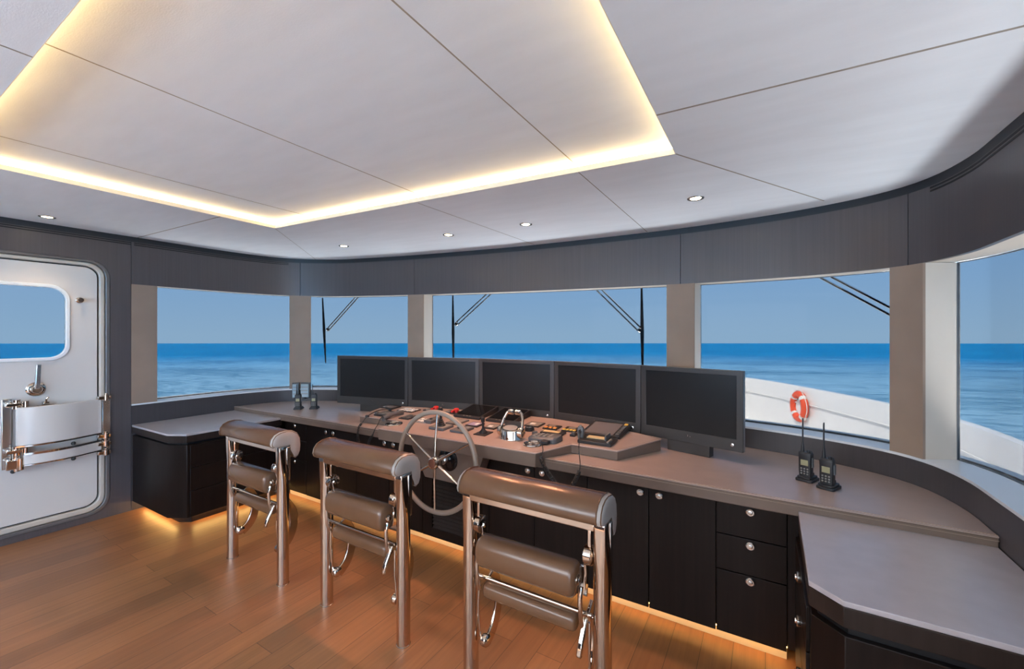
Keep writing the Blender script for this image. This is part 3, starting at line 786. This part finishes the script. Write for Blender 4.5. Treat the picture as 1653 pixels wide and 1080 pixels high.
plate(p, .102, .10, .008); btn(p, -.008, .02, .05, .03, .008, .002, 'midgrey', 'display')
for k in range(3): btn(p, -.033 + .033 * k, -.028, .022, .026, .008, .005, 'orange')
p = dev('keypad', 'black panel with a row of yellow buttons beside the plotter', 'panel', -1.105, 2.592)
plate(p, .098, .105, .008); btn(p, 0, .022, .05, .03, .008, .002, 'midgrey', 'display')
for k in range(4): btn(p, -.036 + .024 * k, -.03, .017, .024, .008, .005, 'yellow')
p = dev('keypad', 'long narrow panel with a pale strip below the amber buttons', 'panel', -1.178, 2.469)
plate(p, .155, .075, .012, bev=.003); btn(p, -.01, .0, .115, .038, .012, .002, 'label', 'strip')
p = dev('switch', 'tiny black toggle switch block below the yellow buttons', 'switch', -1.040, 2.48)
plate(p, .034, .05, .014, 'black'); btn(p, 0, 0, .018, .022, .014, .008, 'grey')
# y handset mic with keypad
p = dev('handset_microphone', 'dark keypad handset microphone lying beside the front chrome ring', 'microphone', -1.165, 2.325, rz=-3)
mb = MB().loft([[(xx, yy, zz) for yy, zz in ((-hw, .0), (hw, .0), (hw, hh * .7), (hw * .75, hh), (-hw * .75, hh), (-hw, hh * .7))] for xx, hw, hh in ((-.095, .045, .018), (-.085, .056, .022), (0, .058, .026), (.055, .062, .032), (.085, .058, .036), (.100, .044, .032), (.104, .030, .022))])
obj('body', mb, 'grey', p, local=True, bev=.003)
for i in range(4):
    for j in range(3): btn(p, -.06 + .034 * i, -.025 + .025 * j, .020, .014, .0245 + .0016 * i, .004, 'midgrey')
obj('mouthpiece', MB().box(.02, .07, -.095, -.055, .003, .022), 'black', p, local=True, bev=.004)
# A plotter with its front holder, B clipped mic
p = dev('chart_plotter', 'black chart plotter with grey screen at the right end of console', 'plotter', -.885, 2.62, rz=0)
mb = MB().loft([[(xx, -.10, .0), (xx, .150, .0), (xx, .150, .034), (xx, -.10, .018)] for xx in (-.125, .128)])
obj('housing', mb, 'black', p, local=True, bev=.004)
sl = .016 / .25
mb = MB().loft([[(xx, yy, .018 + sl * (yy + .10) + dz) for xx, yy in ((-.105, -.085), (.082, -.085), (.082, .132), (-.105, .132))] for dz in (-.002, .0012)])
obj('screen', mb, 'plotter', p, local=True)
for k in range(6):
    yy = -.085 + .04 * k
    mb = MB().loft([[(xx, y2, .018 + sl * (y2 + .10) + dz) for xx, y2 in ((.094, yy), (.116, yy), (.116, yy + .026), (.094, yy + .026))] for dz in (-.001, .005)])
    obj('key', mb, 'grey' if k < 5 else 'yellow', p, local=True)
p = dev('microphone_holder', 'black holder with cream label in front of the chart plotter', 'holder', -.862, 2.425)
plate(p, .205, .14, .020, 'black', 'base', bev=.004); btn(p, -.005, .01, .12, .045, .020, .005, 'label', 'label_plate')
obj('clip', MB().box(.052, .062, -.03, .055, .0195, .050), 'grey', p, local=True, bev=.002)
obj('clip', MB().box(.078, .09, -.07, -.0, .0195, .030), 'midgrey', p, local=True, bev=.002)
p = dev('hand_microphone', 'small grey hand microphone standing clipped left of the chart plotter', 'microphone', -.965, 2.415)
mb = MB().loft([[(x * s_, y * s_ * .8, z) for x, y in rrect(-.019, .019, -.015, .015, .008, 3)] for z, s_ in ((0, .8), (.02, 1.0), (.05, 1.15), (.075, 1.05), (.085, .7))])
obj('body', mb, 'grey', p, local=True); dome(p, .0, .0, .008, .084, .01, 'midgrey', 'stub')
btn(p, .0, -.016, .012, .006, .045, .02, 'black', 'talk_key')
cord('coiled_cord', 'coiled dark microphone cord looping below the worktop edge',
     [(-1.125, 2.245, .80), (-1.118, 2.20, .80), (-1.075, 2.12, .795), (-1.060, 2.070, .76), (-1.015, 2.060, .70), (-.965, 2.075, .635), (-.925, 2.085, .610), (-.885, 2.085, .640), (-.856, 2.095, .70), (-.848, 2.110, .745), (-.862, 2.135, .80), (-.90, 2.22, .815), (-.935, 2.32, .835), (-.962, 2.395, .870), (-.965, 2.412, .885)], .0028, (.20, .58, .0095, 46), 'cable_grey')

# ------------------------------------------------------------------ monitors
PTS = [(-3.457, 2.543), (-2.693, 2.698), (-2.021, 2.828), (-1.347, 2.848), (-.686, 2.751), (-.0996, 2.596)]
LABS = ['leftmost black monitor of the row behind the console', 'second black monitor from the left behind the console', 'middle black monitor of the five behind the console',
        'fourth black monitor from the left, beside the rightmost one', 'rightmost black monitor, largest in view, beside the two right radios']
for (p0, p1, lab) in zip(PTS, PTS[1:], LABS):
    dx, dy = p1[0] - p0[0], p1[1] - p0[1]; W = math.hypot(dx, dy) - .004; a = math.atan2(dy, dx)
    cx, cy = (p0[0] + p1[0]) / 2, (p0[1] + p1[1]) / 2
    m_ = thing('monitor', lab, 'monitor', (cx, cy, ZT), (0, 0, a), 'monitors behind the console')
    z0, z1 = .063, .506
    h = W / 2
    # housing with side faces
    back_w = h - .004
    mb = MB().loft([[(-h, .004, z0), (h, .004, z0), (h, .004, z1), (-h, .004, z1)], [(-h, .030, z0), (h, .030, z0), (h, .030, z1), (-h, .030, z1)], [(-h + .03, .052, z0 + .03), (h - .03, .052, z0 + .03), (h - .03, .052, z1 - .03), (-h + .03, .052, z1 - .03)]])
    obj('housing', mb, 'bezel_side', m_, local=True, bev=.002)
    fw = .034
    mb = MB().holed([(-h, z0), (h, z0), (h, z1), (-h, z1)], [(-h + fw, z0 + .066), (h - fw, z0 + .066), (h - fw, z1 - .028), (-h + fw, z1 - .028)], lambda a_, b_, t: (a_, t, b_), -.006, .004)
    bz = obj('bezel', mb, 'bezel', m_, local=True, bev=.002)
    obj('screen', MB().box(-h + fw - .001, h - fw + .001, -.001, .0045, z0 + .065, z1 - .027), 'screen', m_, local=True)
    obj('power_button', MB().lathe((h - .055, -.0055, z0 + .034), (0, -1, 0), [(0, .009), (.002, .009), (.003, .006), (.0032, .001)], 16), 'steel', bz, local=True)
    mb = MB().box(-.002, .002, -.0065, -.0055, z0 + .038, z0 + .048); mb.box(.012, .016, -.0065, -.0055, z0 + .036, z0 + .042)
    obj('indicator', mb, 'steel', bz, local=True)
    obj('foot', MB().box(-.125, .125, -.005, .055, .0, z0 + .02), 'bezel', m_, local=True, bev=.002)

# ------------------------------------------------------------------ handheld radios and outlet boxes
def radio(label, x, y, rz, ant=.16, sc=1.):
    r = thing('handheld_radio', label, 'radio', (x, y, ZT), (0, 0, math.radians(rz)), 'handheld radios in chargers')
    mb = MB().prism(rrect(-.036, .036, -.034, .062, .012, 4), .0, .012); mb.prism(rrect(-.030, .030, -.028, .056, .01, 4), .0119, .022); mb.prism(rrect(-.02, .02, .022, .044, .006, 3), .0235, .036)
    obj('charger', mb, 'black', r, local=True, bev=.002)
    b_ = MB().loft([[(x_ * k, y_ * k2, z) for x_, y_ in rrect(-.027, .027, -.017, .017, .007, 3)] for z, k, k2 in ((.016, .92, .9), (.05, 1, 1), (.10, 1.0, 1), (.125, 1.04, 1.02), (.135, 1.0, .95), (.138, .9, .8))])
    bd = obj('body', b_, 'black', r, local=True)
    obj('display', MB().box(-.016, .016, -.0185, -.016, .075, .102), 'lcd', bd, local=True, bev=.001)
    mb = MB()
    for i in range(3):
        for j in range(3): mb.lathe((-.013 + .013 * i, -.0165, .036 + .012 * j), (0, -1, 0), [(0, .004), (.002, .004), (.003, .002)], 8)
    obj('number_keys', mb, 'midgrey', bd, local=True)
    obj('side_key', MB().box(.0265, .031, -.009, .009, .07, .115), 'grey', bd, local=True, bev=.001)
    mb = MB().lathe((.010, 0, .136), (0, 0, 1), [(0, .007), (.012, .007), (.013, .004)], 12); mb.lathe((.021, .002, .136), (0, 0, 1), [(0, .0045), (.009, .0045), (.010, .002)], 10)
    obj('tuning_knob', mb, 'black', bd, local=True)
    obj('antenna', MB().lathe((-.014, 0, .134), (0, 0, 1), [(0, .0085), (.012, .0075), (.035, .0055), (.05, .0035), (ant - .01, .0032), (ant, .0028)], 12), 'black', r, local=True)
radio('left one of two small radios standing before the outlet boxes', -3.775, 2.352, 40, .10)
radio('right one of two small radios standing before the outlet boxes', -3.665, 2.441, 40, .10)
radio('left one of the two radios on the right end of the worktop', .168, 2.470, -26, .165)
radio('right one of the two radios on the right end of the worktop', .243, 2.392, -26, .165)
for k, (ss, lab) in enumerate(((s_of(-4.262, 2.633), 'left smoked lid outlet box on the wall behind the small radios'), (s_of(-4.175, 2.684), 'right smoked lid outlet box on the wall behind the small radios'))):
    a = at_s(ss); b = at_s(ss + .01)
    an = math.atan2(b[1] - a[1], b[0] - a[0])
    o = thing('outlet_box', lab, 'outlet', (a[0], a[1], .775), (0, 0, an), 'outlet boxes')
    w = .034 if k == 0 else .048
    obj('box', MB().box(-w, w, -.028, -.0005, 0, .165), 'grey', o, local=True, bev=.004)
    lid = obj('lid', MB().box(-w + .007, w - .007, -.046, -.0275, .012, .152), 'clear', o, local=True, bev=.005)
    mb = MB()
    for z in (.05, .085, .12): mb.box(-w + .014, w - .014, -.0475, -.0455, z - .004, z + .004)
    obj('lid_rib', mb, 'midgrey', lid, local=True)
    obj('latch', MB().box(-.010, .010, -.05, -.0275, -.006, .014), 'black', o, local=True, bev=.002)

# ------------------------------------------------------------------ helm seats
def make_seat(label):
    t = thing('helm_chair', label, 'seat', (0, 1.41, 0), group='folded helm seats')
    A = dict(local=True)
    H = .285
    for s in (-1, 1):
        n = 40
        def sec(z, rx, ry, e, oy=0.):
            return [(s * H + rx * math.copysign(abs(math.cos(t)) ** e, math.cos(t)), oy + ry * math.copysign(abs(math.sin(t)) ** e, math.sin(t)), z) for t in (2 * PI * i / n for i in range(n))]
        mb = MB().loft([sec(0, .032, .032, 1), sec(.60, .032, .032, 1), sec(.64, .031, .032, .9), sec(.69, .027, .033, .55), sec(.74, .024, .033, .35), sec(.770, .0225, .0335, .25), sec(.797, .0225, .034, .22), sec(.800, .021, .032, .22)])
        lg = obj('leg', mb, 'chrome', t, **A)
        obj('leg_blade', MB().box(s * H + (.0228 if s > 0 else -.0268), s * H + (.0268 if s > 0 else -.0228), .008, .030, .60, .792), 'steel', lg, local=True, bev=.001)
        obj('floor_flange', MB().lathe((s * H, 0, 0), (0, 0, 1), [(0, .0335), (.004, .0335), (.005, .032)], 32), 'steel', lg, local=True)
        # pivot with round disc
        mb = MB().lathe((s * (H - .030), 0.0, .668), (-s, 0, 0), [(0, .026), (.006, .034), (.020, .036), (.030, .036), (.034, .030), (.036, .012), (.038, .010)], 26)
        pv = obj('pivot', mb, 'chrome', t, **A)
        obj('pivot_bolt', MB().lathe((s * (H - .066), 0, .668), (-s, 0, 0), [(0, .012), (.006, .010), (.007, .002)], 8), 'steel', pv, local=True)
        obj('hanger', MB().box(s * (H - .045) - .006, s * (H - .045) + .006, -.012, .012, .69, .778), 'chrome', t, local=True, bev=.002)
        # link from pivot down to the seat pad, and lever below it
        obj('link', MB().flat_bar([(s * .222, -.002, .668), (s * .222, .012, .60), (s * .220, .004, .54)], .028, .010, (0, 1, 0)), 'chrome', t, local=True, bev=.002)
        obj('seat_arm', MB().tube([(s * .219, -.035, .565), (s * .220, -.048, .53), (s * .221, -.042, .46), (s * .222, -.030, .42)], [.010, .009, .0085, .010], 12), 'chrome', t, **A)
        if s > 0: obj('hook_lever', MB().flat_bar([(s * .230, -.020, .455), (s * .228, -.036, .42), (s * .226, -.055, .385), (s * .224, -.066, .352), (s * .224, -.066, .34)], .020, .014, (1, 0, 0)), 'chrome', t, local=True, bev=.005)
        # long curved footrest arm with ball joint at its foot
        pth = smooth_path([(s * .218, .050, .45), (s * .218, .098, .37), (s * .218, .104, .29), (s * .218, .075, .215), (s * .218, .022, .172)], 6)
        am = obj('footrest_arm', MB().flat_bar(pth, .012, .052, (1, 0, 0)), 'chrome', t, local=True, bev=.003)
        mb = MB().lathe((s * .238, .015, .183), (-s, 0, 0), [(0, .014), (.004, .022), (.014, .025), (.026, .025), (.034, .018), (.036, .008)], 20)
        obj('ball_joint', mb, 'chrome', am, local=True)
        obj('strut', MB().tube([(s * .238, -.006, .43), (s * .240, -.010, .33), (s * .240, .002, .20)], .0055, 8), 'chrome', t, **A)
    mb = MB().box(-H + .018, H - .018, -.034, -.006, .768, .799)
    obj('top_bar', mb, 'chrome', t, local=True, bev=.004)
    # hooked backrest cushion
    prof = [(-.074, .812), (-.078, .826), (-.072, .852), (-.054, .874), (-.026, .886), (.01, .889), (.05, .882), (.08, .864), (.098, .832), (.102, .79), (.099, .752), (.088, .726), (.072, .718), (.058, .726), (.051, .752), (.048, .797), (.040, .8025), (-.058, .8025)]
    xs = [(-.305, .84), (-.301, .93), (-.288, 1.0), (.288, 1.0), (.303, .95), (.307, .86)]
    cy_, cz_ = .01, .815
    mb = MB().loft([[(x, cy_ + (y - cy_) * k, cz_ + (z - cz_) * k) for y, z in prof] for x, k in xs])
    bk = obj('backrest', mb, 'seat', t, local=True, ang=50)
    for s in (-1, 1):
        mb = MB().loft([[(s * x, cy_ + (y - cy_) * k, cz_ + (z - cz_) * k) for y, z in prof] for x, k in ((.2885, 1.006), (.300, .97), (.3075, .88), (.309, .5))])
        o = obj('end_panel', mb, 'seat_end', bk, local=True, ang=60); o['label'] = 'pale silver leather end'
        obj('piping', MB().tube([(s * .288, cy_ + (y - cy_) * 1.008, cz_ + (z - cz_) * 1.008) for y, z in prof], .003, 6, True), 'seat', bk, local=True)
    # seat pad (folded up) and footrest pad: rounded rolls
    def roll(name, x0, x1, cy, cz, a, b, m='seat'):
        n = 24; pr = []
        for i in range(n):
            c, s_ = math.cos(2 * PI * i / n), math.sin(2 * PI * i / n); e = .74
            pr.append((a * math.copysign(abs(c) ** e, c), b * math.copysign(abs(s_) ** e, s_)))
        mb = MB().loft([[(x, cy + y * k, cz + z * k) for y, z in pr] for x, k in ((x0, .35), (x0 + .002, .80), (x0 + .010, .95), (x0 + .022, 1), (x1 - .022, 1), (x1 - .010, .95), (x1 - .002, .80), (x1, .35))])
        return obj(name, mb, m, t, local=True, ang=60)
    r_ = roll('seat_pad', -.226, .198, -.012, .574, .052, .062)
    for s in (-1, 1):
        obj('end_cap', MB().lathe((-.226 if s < 0 else .198, -.014, .574), (s, 0, 0), [(0, .018), (.004, .018), (.006, .012), (.009, .010)], 16), 'chrome', r_, local=True)
    obj('support_plate', MB().box(-.215, .215, .036, .046, .49, .60), 'steel', t, local=True, bev=.003)
    for dz, dy in ((0, -.012), (-.016, .006)):
        obj('footrest_bar', MB().cyl((-.250, dy, .462 + dz), (.250, dy, .462 + dz), .0075, n=14), 'chrome', t, **A)
    roll('footrest_pad', -.212, .190, .004, .410, .032, .032)
    return t
seat = make_seat('folding helm seat nearest the white door, smallest of the three')
seat.location = (-2.690, 1.405, 0)
dup(seat, (-1.738, 1.423, 0), 'folding helm seat in the middle, just left of the steering wheel')
dup(seat, (-.772, 1.42, 0), 'folding helm seat nearest the camera, right of the steering wheel')

# ------------------------------------------------------------------ downlights
DL = [((-4.19, .814), 'round downlight in the ceiling above the white door'), ((-3.192, 2.412), 'round downlight near the left front bend of the ceiling'),
      ((-2.075, 2.499), 'left one of the two close front downlights near mid ceiling'), ((-1.395, 2.495), 'right one of the two close front downlights near mid ceiling'),
      ((-.32, 2.435), 'round downlight near the right front bend of the ceiling')]
for (x, y), lab in DL:
    d = thing('downlight', lab, 'light', (x, y, zc(x)), group='recessed ceiling downlights')
    obj('bezel', MB().ring_loop([[((.036 + .007 * math.cos(t)) * math.cos(a), (.036 + .007 * math.cos(t)) * math.sin(a), -.001 + .004 * math.sin(t)) for t in (2 * PI * j / 8 for j in range(8))] for a in (2 * PI * i / 28 for i in range(28))]), 'steel', d, local=True)
    obj('bulb', MB().lathe((0, 0, .001), (0, 0, -1), [(0, .027), (.003, .026), (.004, .002)], 20), 'lamp', d, local=True)
def spot(x, y, z, tgt, power, col, size=70, blend=.6, rad=.03):
    L = bpy.data.lights.new('downlight_lamp', 'SPOT'); L.energy = power; L.color = col; L.spot_size = math.radians(size); L.spot_blend = blend; L.shadow_soft_size = rad
    o = bpy.data.objects.new('downlight_lamp', L); COL.objects.link(o); o.location = (x, y, z)
    o.rotation_euler = (Vector(tgt) - Vector((x, y, z))).to_track_quat('-Z', 'Y').to_euler(); return o
WARM = (1., .78, .52)
P_DL = 2.
for (x, y), lab in DL: spot(x, y, zc(x) - .03, (x, y, 0), P_DL, WARM, 100, .8)

for x, y in (DL[2][0], DL[3][0]): spot(x, y, zc(x) - .03, (-1.5, 1.75, 0), 9., (1., .38, .18), 120, .9, .05)
# ------------------------------------------------------------------ outside: decks, bulwark, lifebuoy, wipers, sea
half = [(2.34, -7.), (2.36, 0.), (2.36, 5.), (2.34, 7.2), (2.2, 8.4), (1.85, 9.4), (1.3, 10.5), (.8, 11.4), (.2, 12.4), (-.5, 13.3), (-1.2, 13.8), (-1.9, 13.95)]
full = half + [(-3.8 - x, y) for x, y in half[-2::-1]]
HP = [(p.x, p.y) for p in smooth_path([(x, y, 0) for x, y in full], 5)]
HN = normals(HP)
ship = thing('foredeck', 'white foredeck with curved bulwark beyond the front windows', 'deck', (-1.9, 6, -.8))
mb = MB(); rings = []
for (x, y), (nx, ny) in zip(HP, HN):
    q_ = lambda o_, z: (x - nx * o_ * -1, y - ny * o_ * -1, z)
    rings.append([q_(.05, -.8), q_(.02, -.3), q_(.0, .20), q_(-.02, .25), q_(-.14, .25), q_(-.16, .2), q_(-.12, -.8)])
mb.loft(rings)
obj('bulwark', mb, 'hull', ship, ang=60)
mb = MB(); rings = []
for (x, y), (nx, ny) in zip(HP, HN):
    q_ = lambda o_, z: (x + nx * o_, y + ny * o_, z)
    rings.append([q_(.03, -.12), q_(.045, -.115), q_(.045, -.10), q_(.028, -.095)])
mb.loft(rings); obj('rub_line', mb, 'deck', ship)
obj('deck_plating', MB().prism(HP, -.9, -.8), 'deck', ship)
mb = MB().box(-5.0, 1.25, -1.0, 3.6, -.8, -.06); obj('house_front', mb, 'hull', ship, bev=.02)
ad_ = MB().box(-6.05, 2.3, -6.9, AFT - .12, -.12, -.01); ad_.box(.88, 2.3, AFT - .12, .4, -.12, -.01); obj('aft_deck', ad_, 'deck', ship)
# lifebuoy on the bulwark
lb = thing('lifebuoy', 'orange and white lifebuoy hanging on the white bulwark', 'lifebuoy', (.655, 11.52, -.18))
nn = Vector((-.95, -.33, 0)).normalized(); uu = Vector((0, 0, 1)); vv = nn.cross(uu)
lc = Vector((.655, 11.52, -.18))
tor = lambda a, R, r, t: lc + (R + r * math.cos(t)) * (math.cos(a) * vv + math.sin(a) * uu) + r * math.sin(t) * nn
obj('ring', MB().ring_loop([[tor(2 * PI * i / 40, .275, .075, 2 * PI * j / 14) for j in range(14)] for i in range(40)]), 'buoy', lb)
for k in range(4):
    a0_ = PI / 4 + k * PI / 2
    obj('white_band', MB().loft([[tor(a0_ + (i - 2) * .065, .275, .0775, 2 * PI * j / 14) for j in range(14)] for i in range(5)]), 'whitep', lb)
obj('grab_line', MB().tube([tor(2 * PI * i / 48, .275 + .085 + .012 * math.cos(8 * PI * i / 48), .0, 0) for i in range(48)], .008, 6, True), 'whitep', lb)
# wipers
def wiper(label, b0, b1, pv, root):
    w = thing('window_wiper', label, 'wiper', root, group='window wipers')
    b0, b1, pv, root = map(Vector, (b0, b1, pv, root))
    top = root + (root - pv).normalized() * .16
    d = (b1 - b0).normalized()
    sd = d.cross(Vector((0, 1, 0))).normalized()
    mid = (b0 + b1) / 2
    obj('blade', MB().tube([b0, b0.lerp(b1, .25), mid, b0.lerp(b1, .75), b1], [.007, .011, .015, .011, .006], 8), 'black', w)
    ad2 = (top - pv).normalized(); s2 = ad2.cross(Vector((0, 1, 0))).normalized()
    for k in (-1, 1): obj('arm_rod', MB().tube([pv + s2 * .016 * k, top + s2 * .016 * k], .0065, 8), 'steel', w)
    obj('blade_holder', MB().sphere(pv, .022, n=12), 'steel', w)
    obj('arm_mount', MB().cyl(top + Vector((0, .03, 0)), top - Vector((0, .04, 0)), .03, n=14), 'steel', w)
wiper('window wiper leftmost, outside the narrow window over the small radios', (-4.247, 2.932, 1.859), (-4.217, 2.95, 1.131), (-4.195, 2.964, 1.506), (-3.899, 3.107, 1.857))
wiper('window wiper at the left side of the wide middle window', (-2.687, 3.304, 1.842), (-2.679, 3.305, 1.10), (-2.643, 3.308, 1.555), (-2.282, 3.34, 1.834))
wiper('window wiper at the right side of the wide middle window', (-.832, 3.348, 1.84), (-.823, 3.348, 1.10), (-.842, 3.349, 1.484), (-1.183, 3.361, 1.821))
wiper('window wiper whose arm slants behind the right pillar', (.73, 2.93, 1.80), (.735, 2.93, 1.10), (.70, 2.94, 1.475), (.30, 3.146, 1.804))
# unseen area lights added outside below the window ledge to brighten the deckhead
def fill_light(s0, s1, power):
    a = at_s((s0 + s1) / 2, .42); x0 = at_s((s0 + s1) / 2, 0.); n_ = Vector((a[0] - x0[0], a[1] - x0[1], 0)).normalized()
    L = bpy.data.lights.new('added_fill_light', 'AREA'); L.shape = 'RECTANGLE'; L.size = (s1 - s0) * .9; L.size_y = .18; L.energy = power; L.color = (.90, .95, 1.)
    o = bpy.data.objects.new('added_fill_light', L); COL.objects.link(o); o.location = (a[0], a[1], .58)
    z_ = -(Vector((-n_.x * .62, -n_.y * .62, .78))).normalized() * -1; zz = -z_; x_ = Vector((-n_.y, n_.x, 0)); y_ = zz.cross(x_)
    o.matrix_world = Matrix.Translation(o.location) @ Matrix((x_, y_, zz)).transposed().to_4x4()
FILL = 42.
for a, b in ((sP1, s12a), (s12b, s23a), (s23b, s34a), (s34b, s45a), (s45b, s5e)): fill_light(a, b, FILL * (b - a))
# sea; the ship lies slightly trimmed, so the horizon is not square with the deck
CAMZ = 1.45; YAW = math.radians(31.1)
rv = Vector((math.cos(YAW), math.sin(YAW), 0)); fv = Vector((-math.sin(YAW), math.cos(YAW), 0))
R_ = Matrix.Rotation(-math.radians(1.14), 4, rv)
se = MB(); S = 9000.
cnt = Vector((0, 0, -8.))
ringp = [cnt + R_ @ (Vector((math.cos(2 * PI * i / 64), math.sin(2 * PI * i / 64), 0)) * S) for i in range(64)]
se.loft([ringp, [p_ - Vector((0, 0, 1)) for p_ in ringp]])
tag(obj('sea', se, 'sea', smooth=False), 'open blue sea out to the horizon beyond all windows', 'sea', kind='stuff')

# ------------------------------------------------------------------ world, sun
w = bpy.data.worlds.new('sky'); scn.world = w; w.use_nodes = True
N, K = w.node_tree.nodes, w.node_tree.links
bg = N['Background']
tc = N.new('ShaderNodeTexCoord'); sp = N.new('ShaderNodeSeparateXYZ'); K.new(tc.outputs['Generated'], sp.inputs[0])
cr = N.new('ShaderNodeValToRGB'); e = cr.color_ramp.elements
e[0].position = .0; e[0].color = (.325, .525, .75, 1)
e[1].position = .35; e[1].color = (.20, .405, .70, 1)
x_ = e.new(.12); x_.color = (.25, .465, .77, 1)
x_ = e.new(1.); x_.color = (.16, .34, .66, 1)
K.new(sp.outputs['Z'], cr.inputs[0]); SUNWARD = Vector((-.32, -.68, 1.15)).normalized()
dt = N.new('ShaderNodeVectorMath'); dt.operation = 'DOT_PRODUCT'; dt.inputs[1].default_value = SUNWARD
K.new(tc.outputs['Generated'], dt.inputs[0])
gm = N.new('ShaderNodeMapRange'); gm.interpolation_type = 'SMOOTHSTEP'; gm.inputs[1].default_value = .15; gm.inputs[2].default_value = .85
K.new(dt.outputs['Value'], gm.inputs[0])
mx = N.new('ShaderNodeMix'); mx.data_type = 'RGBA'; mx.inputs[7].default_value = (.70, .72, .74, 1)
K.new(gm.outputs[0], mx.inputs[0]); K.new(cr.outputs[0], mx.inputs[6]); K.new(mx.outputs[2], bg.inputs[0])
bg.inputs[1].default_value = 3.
sun = bpy.data.lights.new('sun', 'SUN'); sun.energy = 7.; sun.angle = math.radians(1.); sun.color = (1., .95, .88)
so = bpy.data.objects.new('sun', sun); COL.objects.link(so)
so.rotation_euler = Vector((.32, .68, -1.15)).to_track_quat('-Z', 'Y').to_euler()

# ------------------------------------------------------------------ camera
cam = bpy.data.cameras.new('camera'); co = bpy.data.objects.new('camera', cam); COL.objects.link(co)
cam.sensor_width = 36.; cam.sensor_fit = 'HORIZONTAL'; cam.lens = 36. * 678. / 1653.
cam.clip_start = .02; cam.clip_end = 30000.
co.location = (0, 0, CAMZ); co.rotation_euler = (PI / 2, 0, YAW)
scn.camera = co
vs = scn.view_settings
vs.view_transform = 'Standard'; vs.look = 'None'; vs.gamma = 1.; vs.use_curve_mapping = False
vs.exposure = 2.5
scn.cycles.use_denoising = True
scn.cycles.max_bounces = 10; scn.cycles.transparent_max_bounces = 16
